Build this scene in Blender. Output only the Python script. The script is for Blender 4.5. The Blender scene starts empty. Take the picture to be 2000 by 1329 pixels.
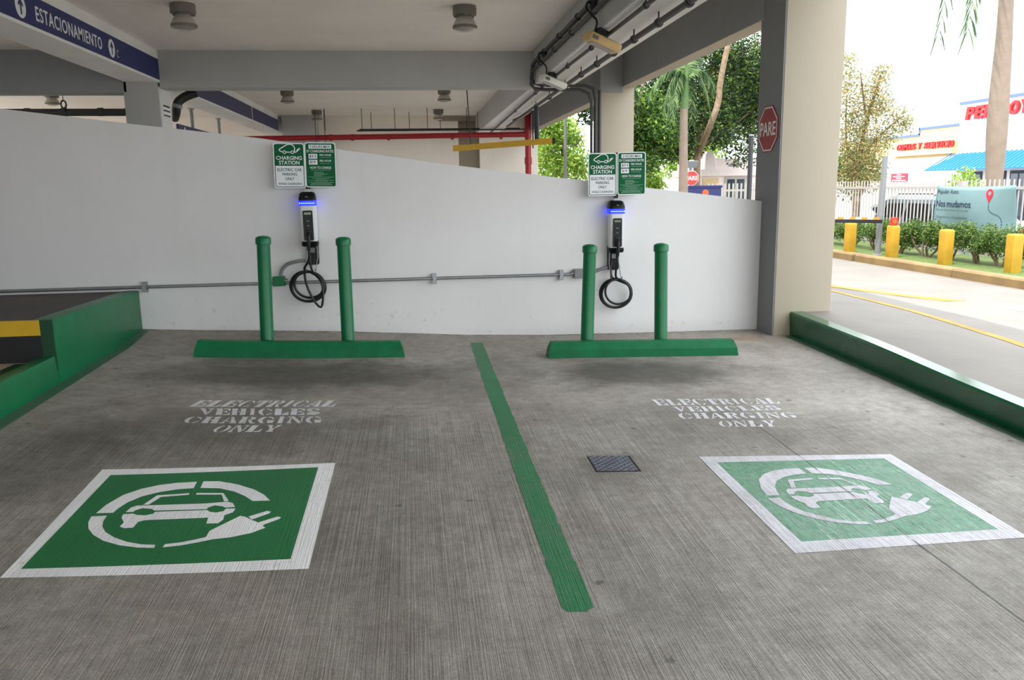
import bpy, bmesh, math, random
from mathutils import Vector, Matrix
rnd = random.Random(7)
SC = bpy.context.scene
COL = SC.collection

# ------------------------------------------------------------------ camera
F_PX = 1595.5; PITCH = .18648; YAW = .11701; ROLL = -.016267
fw = Vector((math.sin(YAW)*math.cos(PITCH), math.cos(YAW)*math.cos(PITCH), -math.sin(PITCH)))
r0 = Vector((math.cos(YAW), -math.sin(YAW), 0)); u0 = r0.cross(fw)
rt = math.cos(ROLL)*r0 + math.sin(ROLL)*u0
up = -math.sin(ROLL)*r0 + math.cos(ROLL)*u0
cam_d = bpy.data.cameras.new('camera'); cam = bpy.data.objects.new('camera', cam_d); COL.objects.link(cam)
cam.matrix_world = Matrix(((rt.x, up.x, -fw.x, 0), (rt.y, up.y, -fw.y, 0), (rt.z, up.z, -fw.z, 1.491), (0, 0, 0, 1)))
cam_d.sensor_width = 36; cam_d.lens = F_PX/2000*36; cam_d.clip_end = 500
SC.camera = cam
# ------------------------------------------------------------------ sky, sun, exposure
W = bpy.data.worlds.new('sky'); SC.world = W; W.use_nodes = True
bg = W.node_tree.nodes['Background']; bg.inputs[0].default_value = (.90, .955, 1.0, 1); bg.inputs[1].default_value = 1.6
sd = bpy.data.lights.new('sun', 'SUN'); sd.energy = 1.9; sd.angle = .02; sd.color = (1, .955, .88)
sun = bpy.data.objects.new('sun', sd); COL.objects.link(sun)
sun_dir = Vector((.36, .24, -.90)).normalized()
sun.rotation_euler = sun_dir.to_track_quat('-Z', 'Y').to_euler()
SC.view_settings.view_transform = 'Standard'; SC.view_settings.look = 'None'
SC.view_settings.exposure = 1.3; SC.view_settings.gamma = 1

# ------------------------------------------------------------------ helpers
def lin(c):
    return tuple(((v/255)/12.92 if v/255 <= .04045 else ((v/255+.055)/1.055)**2.4) for v in c)

class NT:
    def __init__(s, m): s.t = m.node_tree; s.n = s.t.nodes; s.l = s.t.links
    def add(s, typ, **kw):
        n = s.n.new(typ)
        for k, v in kw.items(): setattr(n, k, v)
        return n
    def put(s, sock, v):
        if hasattr(v, 'is_output'): s.l.new(v, sock)
        else: sock.default_value = v
    def math(s, op, a, b=0.0, c=None, clamp=False):
        n = s.add('ShaderNodeMath', operation=op, use_clamp=clamp); s.put(n.inputs[0], a); s.put(n.inputs[1], b)
        if c is not None: s.put(n.inputs[2], c)
        return n.outputs[0]
    def noise(s, vec, scale, detail=3, rough=.55):
        n = s.add('ShaderNodeTexNoise'); s.l.new(vec, n.inputs['Vector']); n.inputs['Scale'].default_value = scale
        n.inputs['Detail'].default_value = detail; n.inputs['Roughness'].default_value = rough
        return n.outputs['Fac']
    def scale(s, vec, sc, off=(0, 0, 0)):
        n = s.add('ShaderNodeMapping'); s.l.new(vec, n.inputs[0]); n.inputs['Scale'].default_value = sc; n.inputs['Location'].default_value = off
        return n.outputs[0]
    def mapr(s, v, a, b, c=0., d=1., clamp=True, smooth=False):
        n = s.add('ShaderNodeMapRange', clamp=clamp)
        if smooth: n.interpolation_type = 'SMOOTHSTEP'
        s.put(n.inputs[0], v)
        for i, x in enumerate((a, b, c, d)): s.put(n.inputs[i+1], x)
        return n.outputs[0]
    def mix(s, f, a, b, mode='MIX'):
        n = s.add('ShaderNodeMix', data_type='RGBA', blend_type=mode); s.put(n.inputs[0], f)
        for sock, v in ((n.inputs[6], a), (n.inputs[7], b)):
            if hasattr(v, 'is_output'): s.l.new(v, sock)
            else: sock.default_value = (*v[:3], 1)
        return n.outputs[2]
    def pos(s): return s.add('ShaderNodeNewGeometry').outputs['Position']

MATS = {}
def new_mat(name):
    m = bpy.data.materials.new(name); m.use_nodes = True; MATS[name] = m
    t = NT(m); b = t.n['Principled BSDF']
    return m, t, b

def mat(name, rgb, rough=.6, spec=.5, metal=0., var=.08, scale=6., bump=0., bscale=60., world=False, emit=None, alpha=None, coat=0.):
    m, t, b = new_mat(name); c = lin(rgb)
    vec = t.pos() if world else t.add('ShaderNodeTexCoord').outputs['Object']
    if var:
        f = t.mapr(t.noise(vec, scale, 4), .3, .7)
        t.l.new(t.mix(f, tuple(v*(1-var) for v in c), tuple(min(1, v*(1+var)) for v in c)), b.inputs['Base Color'])
    else: b.inputs['Base Color'].default_value = (*c, 1)
    b.inputs['Roughness'].default_value = rough; b.inputs['Metallic'].default_value = metal
    b.inputs['Specular IOR Level'].default_value = spec; b.inputs['Coat Weight'].default_value = coat
    if bump:
        n = t.add('ShaderNodeBump'); n.inputs['Strength'].default_value = bump; n.inputs['Distance'].default_value = .01
        t.l.new(t.noise(vec, bscale, 4), n.inputs['Height']); t.l.new(n.outputs[0], b.inputs['Normal'])
    if emit:
        b.inputs['Emission Color'].default_value = (*lin(emit[0]), 1); b.inputs['Emission Strength'].default_value = emit[1]
    return m

def leaf_mat(name, c1, c2, c3, trans=.35):
    m, t, b = new_mat(name)
    r = t.add('ShaderNodeNewGeometry').outputs['Random Per Island']
    ramp = t.add('ShaderNodeValToRGB'); t.l.new(r, ramp.inputs[0])
    e = ramp.color_ramp.elements; e[0].color = (*lin(c1), 1); e[1].color = (*lin(c3), 1)
    k = e.new(.55); k.color = (*lin(c2), 1)
    t.l.new(ramp.outputs[0], b.inputs['Base Color']); b.inputs['Roughness'].default_value = .45
    tr = t.add('ShaderNodeBsdfTranslucent'); t.l.new(ramp.outputs[0], tr.inputs[0])
    mx = t.add('ShaderNodeMixShader'); mx.inputs[0].default_value = trans
    t.l.new(b.outputs[0], mx.inputs[1]); t.l.new(tr.outputs[0], mx.inputs[2])
    t.l.new(mx.outputs[0], t.n['Material Output'].inputs[0])
    return m

def link(o, parent=None, label=None, cat=None, group=None, kind=None):
    COL.objects.link(o)
    if parent is not None: o.parent = parent
    return tag(o, label, cat, group, kind)
def tag(o, label=None, cat=None, group=None, kind=None):
    if label: o['label'] = label
    if cat: o['category'] = cat
    if group: o['group'] = group
    if kind: o['kind'] = kind
    return o
def empty(name, loc=(0, 0, 0), label=None, cat=None, group=None, kind=None, rz=0.):
    o = bpy.data.objects.new(name, None); o.location = loc; o.rotation_euler[2] = rz; o.empty_display_size = .1
    return link(o, None, label, cat, group, kind)
def copy_tree(o, loc=None, parent=None, label=None):
    c = o.copy(); COL.objects.link(c); c.parent = parent
    if loc is not None: c.location = loc
    if label: c['label'] = label
    for ch in list(o.children): copy_tree(ch, None, c)
    return c

class B:
    """collects shapes into one bmesh"""
    def __init__(s): s.bm = bmesh.new()
    def faces(s, vs, fs):
        v = [s.bm.verts.new(p) for p in vs]
        for f in fs:
            try: s.bm.faces.new([v[i] for i in f])
            except ValueError: pass
        return s
    def box(s, a, b):
        (x0, y0, z0), (x1, y1, z1) = a, b
        return s.faces([(x0,y0,z0),(x1,y0,z0),(x1,y1,z0),(x0,y1,z0),(x0,y0,z1),(x1,y0,z1),(x1,y1,z1),(x0,y1,z1)],
                       [(3,2,1,0),(4,5,6,7),(0,1,5,4),(1,2,6,5),(2,3,7,6),(3,0,4,7)])
    def loft(s, rings, cap=True):
        n = len(rings[0]); vs = [s.bm.verts.new(p) for r in rings for p in r]
        for k in range(len(rings)-1):
            for i in range(n):
                j = (i+1) % n
                s.bm.faces.new((vs[k*n+i], vs[k*n+j], vs[(k+1)*n+j], vs[(k+1)*n+i]))
        if cap:
            s.bm.faces.new(list(reversed(vs[:n]))); s.bm.faces.new(vs[-n:])
        return s
    def prism(s, poly, ax, a, b):
        """poly in the two other axes, extruded along axis ax from a to b"""
        def p3(p, h):
            q = list(p); q.insert(ax, h); return tuple(q)
        return s.loft([[p3(p, a) for p in poly], [p3(p, b) for p in poly]])
    def cyl(s, p0, p1, r0, r1=None, n=12, cap=True):
        r1 = r0 if r1 is None else r1
        p0, p1 = Vector(p0), Vector(p1); d = (p1-p0).normalized()
        a = d.orthogonal().normalized(); b = d.cross(a)
        ring = lambda c, r: [c + r*(math.cos(6.28318*i/n)*a + math.sin(6.28318*i/n)*b) for i in range(n)]
        return s.loft([ring(p0, r0), ring(p1, r1)], cap)
    def lathe(s, prof, n=20, c=(0, 0, 0), cap=True):
        return s.loft([[(c[0]+r*math.cos(6.28318*i/n), c[1]+r*math.sin(6.28318*i/n), c[2]+z) for i in range(n)] for r, z in prof], cap)
    def tube(s, pts, r, n=8, cap=True, radii=None):
        pts = [Vector(p) for p in pts]; rings = []; a = None
        for i, p in enumerate(pts):
            d = (pts[min(i+1, len(pts)-1)] - pts[max(i-1, 0)]).normalized()
            if a is None: a = d.orthogonal().normalized()
            else: a = (a - a.dot(d)*d).normalized()
            b = d.cross(a); q = radii[i] if radii else r
            rings.append([p + q*(math.cos(6.28318*k/n)*a + math.sin(6.28318*k/n)*b) for k in range(n)])
        return s.loft(rings, cap)
    def ngon(s, pts):
        v = [s.bm.verts.new(p) for p in pts]; s.bm.faces.new(v); return s
    def xf(s, M): bmesh.ops.transform(s.bm, matrix=M, verts=s.bm.verts); return s
    def build(s, name, m, parent=None, smooth=False, bevel=0., label=None, cat=None, group=None, kind=None, loc=None, angle=40):
        bmesh.ops.recalc_face_normals(s.bm, faces=s.bm.faces)
        if bevel:
            es = [e for e in s.bm.edges if len(e.link_faces) == 2 and e.calc_face_angle(0) > .6]
            bmesh.ops.bevel(s.bm, geom=es, offset=bevel, segments=2, affect='EDGES', profile=.6, clamp_overlap=True)
        me = bpy.data.meshes.new(name); s.bm.to_mesh(me); s.bm.free()
        me.materials.append(MATS[m])
        if smooth or bevel:
            me.shade_smooth()
            me.set_sharp_from_angle(angle=math.radians(angle))
        o = bpy.data.objects.new(name, me)
        if loc is not None: o.location = loc
        return link(o, parent, label, cat, group, kind)

def curve_pts(pts, k=6):
    """smooth path through points (Catmull-Rom)"""
    P = [Vector(p) for p in pts]; P = [2*P[0]-P[1]] + P + [2*P[-1]-P[-2]]; o = []
    for i in range(1, len(P)-2):
        a, b, c, d = P[i-1:i+3]
        for j in range(k):
            t = j/k
            o.append(.5*((2*b) + (c-a)*t + (2*a-5*b+4*c-d)*t*t + (3*b-a-3*c+d)*t**3))
    o.append(P[-2]); return o

def rrect(w, h, r, k=4):
    """rounded rectangle, centred"""
    o = []
    for cx, cy, a0 in ((w/2-r, h/2-r, 0), (-w/2+r, h/2-r, 90), (-w/2+r, -h/2+r, 180), (w/2-r, -h/2+r, 270)):
        for i in range(k+1):
            a = math.radians(a0 + 90*i/k); o.append((cx + r*math.cos(a), cy + r*math.sin(a)))
    return o

def text_part(name, s, m, parent, fn, w=None, h=.1, bold=0., depth=.0006, shear=0., space=1.):
    """built-in font lettering fitted to w x h; fn(u, v, d) -> xyz, u centred, v from baseline"""
    cu = bpy.data.curves.new('t', 'FONT'); cu.body = s; cu.align_x = 'CENTER'; cu.resolution_u = 3
    cu.offset = bold; cu.extrude = .01; cu.shear = shear; cu.space_character = space
    ob = bpy.data.objects.new('t', cu); COL.objects.link(ob)
    dg = bpy.context.evaluated_depsgraph_get(); me = bpy.data.meshes.new_from_object(ob.evaluated_get(dg))
    bpy.data.objects.remove(ob); bpy.data.curves.remove(cu)
    xs = [v.co.x for v in me.vertices]; ys = [v.co.y for v in me.vertices]
    x0, x1, y0, y1 = min(xs), max(xs), min(ys), max(ys)
    sy = h/(y1-y0); sx = (w/(x1-x0)) if w else sy
    for v in me.vertices:
        v.co = fn((v.co.x-(x0+x1)/2)*sx, (v.co.y-y0)*sy, depth if v.co.z > 0 else 0)
    me.materials.clear(); me.materials.append(MATS[m]); me.name = name
    for p in me.polygons: p.use_smooth = False
    return link(bpy.data.objects.new(name, me), parent)

# ------------------------------------------------------------------ materials
def sstep(a, b, x):
    t = min(1, max(0, (x-a)/(b-a))); return t*t*(3-2*t)

def ridges(t, pos):
    """broom ridges running along y, 0..1, and their strength (0 where the slab is trowelled smooth)"""
    wob = t.noise(pos, 1.3, 2)
    sep = t.add('ShaderNodeSeparateXYZ'); t.l.new(pos, sep.inputs[0])
    a = t.noise(t.scale(pos, (170, .7, 1)), 1., 2, .5)
    b = t.noise(t.scale(pos, (330, 5, 1), (3, 5, 0)), 1., 2, .6)
    h = t.math('MULTIPLY_ADD', a, .6, t.math('MULTIPLY', b, .4))
    edge = t.math('MULTIPLY_ADD', wob, 1.6, t.math('MULTIPLY', t.math('ABSOLUTE', t.math('SUBTRACT', sep.outputs[0], .6)), -.18))
    s = t.mapr(t.math('SUBTRACT', sep.outputs[1], edge), 4.2, 5.2, 1., .12, smooth=True)
    gr = t.noise(t.scale(pos, (1, .5, 1)), 150., 3, .7)
    h = t.math('MULTIPLY_ADD', t.math('SUBTRACT', gr, .5), .25, h)
    return t.mapr(h, .39, .61), s, sep

def ellipse(t, sep, cx, cy, rx, ry, nz, edge=.7):
    dx = t.math('DIVIDE', t.math('SUBTRACT', sep.outputs[0], cx), rx); dy = t.math('DIVIDE', t.math('SUBTRACT', sep.outputs[1], cy), ry)
    d = t.math('SQRT', t.math('ADD', t.math('MULTIPLY', dx, dx), t.math('MULTIPLY', dy, dy)))
    d = t.math('ADD', d, t.math('MULTIPLY', t.math('SUBTRACT', nz, .5), 1.1))
    return t.mapr(d, 1.0, 1.0-edge, 0., 1., smooth=True)

def floor_mat():
    m, t, b = new_mat('slab'); pos = t.pos()
    rid, st, sep = ridges(t, pos)
    big = t.mapr(t.noise(pos, .9, 5, .6), .3, .7); mid = t.mapr(t.noise(pos, 5., 5, .65), .25, .75); fine = t.noise(pos, 70., 3)
    c = t.mix(big, lin((164, 158, 149)), lin((212, 206, 197)))
    c = t.mix(t.math('MULTIPLY', mid, .35), c, lin((122, 114, 106)))
    warm = t.mapr(t.noise(t.scale(pos, (1, 1, 1), (9, 2, 0)), 1.1, 4), .5, .75)
    c = t.mix(t.math('MULTIPLY', warm, .35), c, lin((172, 157, 144)))
    nz = t.noise(pos, 2.2, 5, .65)
    for cx, cy, rx, ry, k in ((-1.0, 6.65, 1.5, .75, .72), (1.9, 6.45, 1.25, .62, .75), (-1.25, 5.25, 1.2, .8, .45), (-2.1, 4.6, .6, 1.3, .45), (2.2, 4.9, 1.1, .55, .3), (.5, 6.5, .9, .9, .3), (1.1, 4.35, .3, .35, .35), (-.3, 4.2, .5, 1.6, .2)):
        c = t.mix(t.math('MULTIPLY', ellipse(t, sep, cx, cy, rx, ry, nz), k), c, lin((62, 57, 52)))
    # worn pale scuffs
    sc = t.noise(t.scale(pos, (2.5, 7, 1)), 2.5, 5, .7)
    for cx, cy, rx, ry, k in ((-.15, 5.62, .55, .22, .9), (-.62, 5.86, .25, .09, 1.), (2.75, 6.6, .5, .5, .4), (2.8, 5.3, .8, 1.2, .5), (2.45, 6.1, .3, .2, .6)):
        f = t.math('MULTIPLY', ellipse(t, sep, cx, cy, rx, ry, nz), t.mapr(sc, .42, .6))
        c = t.mix(t.math('MULTIPLY', f, k), c, lin((196, 188, 178)))
    back = t.mapr(sep.outputs[1], 7.3, 7.7, 0., .45)
    c = t.mix(back, c, lin((172, 161, 147)))
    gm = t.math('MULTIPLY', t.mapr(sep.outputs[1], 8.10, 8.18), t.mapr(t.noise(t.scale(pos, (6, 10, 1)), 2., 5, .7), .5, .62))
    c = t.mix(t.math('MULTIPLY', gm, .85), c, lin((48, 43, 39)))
    brown = t.mapr(t.noise(t.scale(pos, (1.4, .8, 1), (4, 7, 0)), 1.5, 5, .65), .52, .72)
    c = t.mix(t.math('MULTIPLY', brown, .4), c, lin((112, 101, 90)))
    rust = ellipse(t, sep, 3.25, 7.7, .3, .16, nz)
    c = t.mix(t.math('MULTIPLY', rust, .5), c, lin((176, 128, 84)))
    # dark oil spots and little pits
    vor = t.add('ShaderNodeTexVoronoi'); t.l.new(pos, vor.inputs['Vector']); vor.inputs['Scale'].default_value = 4.5; vor.inputs['Randomness'].default_value = 1.
    spot = t.math('MULTIPLY', t.mapr(t.math('MULTIPLY_ADD', t.math('SUBTRACT', t.noise(pos, 45., 3), .5), .22, vor.outputs['Distance']), .06, .10, 1., 0.), t.mapr(t.noise(pos, 1.7, 2), .47, .55))
    c = t.mix(t.math('MULTIPLY', spot, .6), c, lin((52, 47, 43)))
    # saw-cut joint at the right and a fine crack at the left
    jx = t.math('ADD', sep.outputs[0], t.math('MULTIPLY', t.math('SUBTRACT', t.noise(pos, 3., 3), .5), .02))
    j = t.math('MULTIPLY', t.mapr(t.math('ABSOLUTE', t.math('SUBTRACT', jx, 2.2)), .002, .007, 1., 0.), t.mapr(sep.outputs[1], 5.1, 5.0))
    c = t.mix(j, c, lin((30, 27, 24)))
    cr = t.mapr(t.math('ABSOLUTE', t.math('SUBTRACT', jx, -1.06)), .003, .008, 1., 0.)
    c = t.mix(t.math('MULTIPLY', t.math('MULTIPLY', cr, t.mapr(sep.outputs[1], 3.3, 3.2)), .6), c, lin((190, 180, 165)))
    # ridge tops are worn pale, furrows hold dirt
    rr = t.math('MULTIPLY', st, .62)
    tone = t.mix(rid, lin((196, 195, 193)), lin((255, 255, 254)))
    c = t.mix(rr, c, t.mix(1., c, tone, 'MULTIPLY'))
    c = t.mix(t.math('MULTIPLY', rr, .18), c, t.mix(rid, lin((72, 69, 65)), lin((214, 211, 206))))
    grain = t.mapr(t.noise(pos, 95., 4, .75), .32, .68)
    c = t.mix(.38, c, t.mix(1., c, t.mix(grain, lin((120, 118, 115)), lin((255, 255, 255))), 'MULTIPLY'))
    blot = t.mapr(t.noise(pos, 14., 5, .7), .35, .65)
    c = t.mix(.35, c, t.mix(1., c, t.mix(blot, lin((150, 146, 142)), lin((255, 255, 255))), 'MULTIPLY'))
    t.l.new(c, b.inputs['Base Color'])
    t.l.new(t.mapr(mid, 0, 1, .5, .72), b.inputs['Roughness'])
    hgt = t.math('ADD', t.math('MULTIPLY', t.math('MULTIPLY', rid, st), 1.), t.math('MULTIPLY', fine, .25))
    n = t.add('ShaderNodeBump'); n.inputs['Strength'].default_value = .32; n.inputs['Distance'].default_value = .006
    t.l.new(hgt, n.inputs['Height']); t.l.new(n.outputs[0], b.inputs['Normal'])

def paint_mat(name, rgb, wear, rough=.45, dirt=(120, 114, 108), spec=.5, thin=0., bs=.35):
    """paint lying on the ridged slab"""
    m, t, b = new_mat(name); pos = t.pos(); rid, st, sep = ridges(t, pos); c0 = lin(rgb)
    big = t.mapr(t.noise(pos, 3., 4), .3, .7)
    c = t.mix(big, tuple(v*.9 for v in c0), tuple(min(1, v*1.08) for v in c0))
    w = t.mapr(t.math('MULTIPLY_ADD', t.noise(pos, 22., 5, .7), .6, t.math('MULTIPLY', t.noise(pos, 2.5, 3), .4)), .62-wear, .80-wear*.5)
    w = t.math('MULTIPLY', w, t.mapr(rid, .15, .75, 1., .35))
    c = t.mix(t.math('MULTIPLY', w, .75), c, lin(dirt))
    if thin: c = t.mix(t.math('MULTIPLY', t.mapr(rid, .5, .0), thin), c, lin((86, 82, 78)))
    if wear >= .2:   # the slab joint breaks through the worn paint
        jx = t.math('ADD', sep.outputs[0], t.math('MULTIPLY', t.math('SUBTRACT', t.noise(pos, 3., 3), .5), .02))
        j = t.mapr(t.math('ABSOLUTE', t.math('SUBTRACT', jx, 2.2)), .002, .006, 1., 0.)
        c = t.mix(t.math('MULTIPLY', j, t.mapr(t.noise(pos, 9., 3), .35, .5)), c, lin((34, 40, 36)))
    t.l.new(c, b.inputs['Base Color']); b.inputs['Roughness'].default_value = rough; b.inputs['Specular IOR Level'].default_value = spec
    n = t.add('ShaderNodeBump'); n.inputs['Strength'].default_value = bs; n.inputs['Distance'].default_value = .006
    t.l.new(t.math('MULTIPLY', rid, st), n.inputs['Height']); t.l.new(n.outputs[0], b.inputs['Normal'])

floor_mat()
paint_mat('floor_green', (8, 114, 60), .03, .5)
paint_mat('floor_green_worn_sheen', (62, 150, 106), .30, .13, (168, 200, 184), .9, .45, .4)  # worn paint, its green also lightened to suggest sheen from the sky
paint_mat('floor_white', (252, 252, 255), .04, .55, thin=.1)
paint_mat('floor_white_worn', (222, 220, 228), .2, .45, (150, 145, 142), .5, .35)
paint_mat('stencil_white', (226, 226, 230), .14, .6, thin=.2)
paint_mat('line_green', (6, 116, 66), .16, .5)
paint_mat('skirt_green', (30, 104, 70), .3, .5)

def wall_mat(name, rgb, var=.05, scuff=0., rough=.7, bump=.15):
    m, t, b = new_mat(name); pos = t.pos(); c0 = lin(rgb)
    f = t.mapr(t.noise(pos, 1.1, 4), .3, .7)
    c = t.mix(f, tuple(v*(1-var) for v in c0), tuple(min(1, v*(1+var)) for v in c0))
    str_ = t.mapr(t.noise(t.scale(pos, (7, 7, .7)), 1., 4), .55, .8)
    c = t.mix(t.math('MULTIPLY', str_, .12), c, tuple(v*.75 for v in c0))
    if scuff:
        sep = t.add('ShaderNodeSeparateXYZ'); t.l.new(pos, sep.inputs[0])
        low = t.mapr(t.math('ADD', sep.outputs[2], t.math('MULTIPLY', sep.outputs[0], .035)), .45, .05)
        s = t.mapr(t.noise(t.scale(pos, (5, 5, 5)), 2., 6, .7), .60, .68)
        c = t.mix(t.math('MULTIPLY', t.math('MULTIPLY', low, s), scuff), c, lin((150, 148, 146)))
    t.l.new(c, b.inputs['Base Color']); b.inputs['Roughness'].default_value = rough
    n = t.add('ShaderNodeBump'); n.inputs['Strength'].default_value = bump; n.inputs['Distance'].default_value = .01
    t.l.new(t.noise(pos, 14., 5), n.inputs['Height']); t.l.new(n.outputs[0], b.inputs['Normal'])
wall_mat('wall_white', (224, 222, 221), .03, .7)
wall_mat('ceiling_paint', (240, 233, 224), .04)
wall_mat('beam_grey', (176, 176, 174), .05)
wall_mat('beam_dark_grey', (138, 139, 141), .06)
wall_mat('beam_pale', (232, 230, 228), .07)
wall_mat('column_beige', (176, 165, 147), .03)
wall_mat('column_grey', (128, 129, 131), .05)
wall_mat('far_wall_white', (240, 230, 218), .03)
wall_mat('far_wall_brown', (150, 138, 122), .05)
wall_mat('ext_concrete', (128, 121, 114), .12, bump=.3)
wall_mat('ext_asphalt', (124, 118, 112), .1, bump=.3)
wall_mat('dark_asphalt', (74, 68, 66), .15, bump=.4)
wall_mat('inner_floor', (178, 172, 164), .1)
wall_mat('apron_pink', (176, 160, 148), .1, bump=.3)
mat('curb_green', (2, 104, 62), .38, .5, var=.12, scale=4, bump=.15, bscale=40, world=True)
mat('curb_gloss', (2, 88, 54), .17, .7, var=.12, scale=4, bump=.05, bscale=30, world=True)
mat('stop_green', (0, 102, 60), .5, .3, var=.15, scale=7, bump=.2, bscale=50, world=True)
mat('curb_green_dark', (0, 62, 34), .5, world=True)
mat('bollard_green', (0, 106, 62), .36, .4, var=.08, scale=9, bump=.06, bscale=50)
mat('yellow_paint', (206, 164, 20), .5, var=.06, world=True)
mat('black_paint', (20, 21, 24), .5, var=.2, world=True)
mat('blue_band', (22, 32, 98), .5, var=.1, scale=2, world=True)
mat('blue_band_faded', (44, 50, 92), .55, var=.1, scale=2, world=True)
mat('print_white', (232, 234, 236), .5, var=.02)
mat('print_black', (34, 36, 40), .5, var=0)
mat('print_grey_line', (150, 190, 165), .5, var=0)
mat('sign_white', (226, 230, 232), .35, var=.02)
mat('sign_green', (0, 92, 52), .55, .2, var=.05)
mat('sign_red', (150, 24, 38), .35, .5, var=.12, scale=3)
mat('sign_red_bright', (226, 52, 44), .45, var=.05)
mat('dark_metal', (46, 48, 50), .5, metal=.4, var=.1)
mat('black_steel', (24, 25, 28), .45, var=.1)
mat('galvanised', (150, 152, 154), .4, metal=.75, var=.12, scale=14)
mat('grey_pvc', (128, 130, 132), .5, var=.06)
mat('charger_white', (228, 229, 231), .3, .5, var=.01)
mat('charger_black', (9, 9, 11), .38, .3, var=0)
mat('rubber_black', (16, 16, 17), .45, .5, var=.1)
mat('blue_led', (20, 40, 230), .4, var=0, emit=((20, 40, 255), 1.1))
mat('led_dot', (120, 150, 255), .4, var=0, emit=((140, 165, 255), 3.))
mat('screen', (60, 66, 52), .2, var=0, emit=((96, 104, 76), .25))
mat('lamp_base', (112, 108, 100), .55, var=.08)
mat('lamp_shade', (172, 166, 156), .28, .5, var=.05)
mat('lamp_lens', (150, 146, 138), .08, .8, var=.05)
mat('red_pipe', (150, 14, 26), .42, var=.08, scale=3)
mat('bar_yellow', (196, 152, 18), .5, var=.08)
mat('pipe_black', (28, 27, 27), .5, var=.15)
mat('conduit_dark', (62, 63, 66), .5, metal=.3, var=.12)
mat('batten_yellow', (206, 172, 118), .45, var=.1)
mat('batten_white', (218, 216, 210), .45, var=.06)
mat('hatch_steel', (104, 106, 118), .42, metal=.55, var=.2, scale=20)
mat('gap_black', (16, 15, 14), .9, var=0)
mat('bark', (132, 110, 88), .85, var=.3, scale=9, bump=.6, bscale=30)
mat('palm_bark', (138, 122, 108), .8, var=.1, scale=5, bump=.5, bscale=22)
mat('palm_shaft', (82, 112, 54), .5, var=.15, scale=5)
leaf_mat('leaf_dark', (20, 42, 22), (44, 76, 32), (126, 152, 60), .3)
leaf_mat('leaf_mid', (38, 74, 28), (74, 114, 42), (150, 176, 72), .35)
leaf_mat('leaf_lime', (92, 134, 46), (150, 186, 74), (214, 222, 120), .45)
leaf_mat('leaf_autumn', (108, 122, 84), (156, 160, 102), (220, 178, 116), .4)
leaf_mat('leaf_hedge', (40, 70, 26), (84, 116, 48), (148, 168, 84), .35)
leaf_mat('leaf_palm', (46, 76, 50), (86, 116, 72), (150, 172, 112), .3)
mat('grass', (88, 106, 50), .9, var=.3, scale=12, bump=.5, bscale=80, world=True)
mat('kerb_yellow', (140, 116, 76), .7, var=.2, scale=3, world=True)
mat('post_yellow', (186, 144, 34), .55, var=.12)
mat('fence_white', (174, 166, 161), .5, var=.05)
mat('banner_cloth', (122, 150, 154), .5, var=.06, scale=2)
mat('banner_navy', (40, 56, 84), .5, var=0)
mat('banner_grey', (92, 112, 122), .5, var=0)
mat('pin_red', (222, 46, 62), .5, var=0)
mat('store_cream', (222, 194, 148), .7, var=.03, scale=1)
mat('store_white', (250, 248, 244), .7, var=.02, scale=1)
mat('store_trim', (92, 116, 166), .5, var=.04)
mat('store_awning', (22, 112, 190), .45, var=.06, scale=2)
mat('store_glass', (52, 66, 84), .1, .8, var=.2, scale=2)
mat('store_frame', (36, 44, 70), .5, var=.05)
mat('letter_red', (206, 14, 24), .45, var=.03)
mat('booth_pink', (240, 222, 220), .7, var=.03)
mat('window_dark', (58, 66, 76), .15, .7, var=.15)
mat('car_silver', (112, 128, 138), .25, .6, metal=.3, var=.04)
mat('car_pale', (206, 214, 220), .25, .6, metal=.2, var=.04)
mat('car_glass', (22, 26, 30), .6, .08, var=.05)
mat('tyre', (26, 26, 27), .8, var=.1)
mat('arm_orange', (206, 140, 44), .5, var=.08)
mat('arm_grey', (190, 186, 178), .5, var=.08)
mat('orange_mark', (234, 96, 36), .5, var=0)
mat('road_yellow', (190, 138, 44), .7, var=.2, scale=5, world=True)
mat('road_white', (226, 224, 220), .7, var=.15, scale=5, world=True)

# ------------------------------------------------------------------ slab and structure
def interp(x, xs, ys):
    if x <= xs[0]: return ys[0]
    for i in range(len(xs)-1):
        if x <= xs[i+1]: return ys[i] + (ys[i+1]-ys[i])*(x-xs[i])/(xs[i+1]-xs[i])
    return ys[-1]
def fz(x, y):
    d = .75-x
    g = .0125*d*d if d > 0 else .014*d
    a = interp(x, (-2.62, -1.53, -.69, .025, .54, 1.28, 2.59, 3.57), (.038, .063, .06, .032, .003, -.018, -.016, -.008))
    return .02*(y-8.2) + g + a*sstep(7.45, 8.15, y)
def grid(fn, x0, x1, y0, y1, sx, sy):
    nx = max(1, round((x1-x0)/sx)); ny = max(1, round((y1-y0)/sy)); b = B()
    vs = [[b.bm.verts.new((x0+(x1-x0)*i/nx, y0+(y1-y0)*j/ny, fn(x0+(x1-x0)*i/nx, y0+(y1-y0)*j/ny))) for i in range(nx+1)] for j in range(ny+1)]
    for j in range(ny):
        for i in range(nx): b.bm.faces.new((vs[j][i], vs[j][i+1], vs[j+1][i+1], vs[j+1][i]))
    return b
grid(fz, -2.7, 3.9, -8., 8.3, .1, .1).build('floor', 'slab', label='grey broom-finished concrete parking floor', kind='structure', smooth=True)

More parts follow.
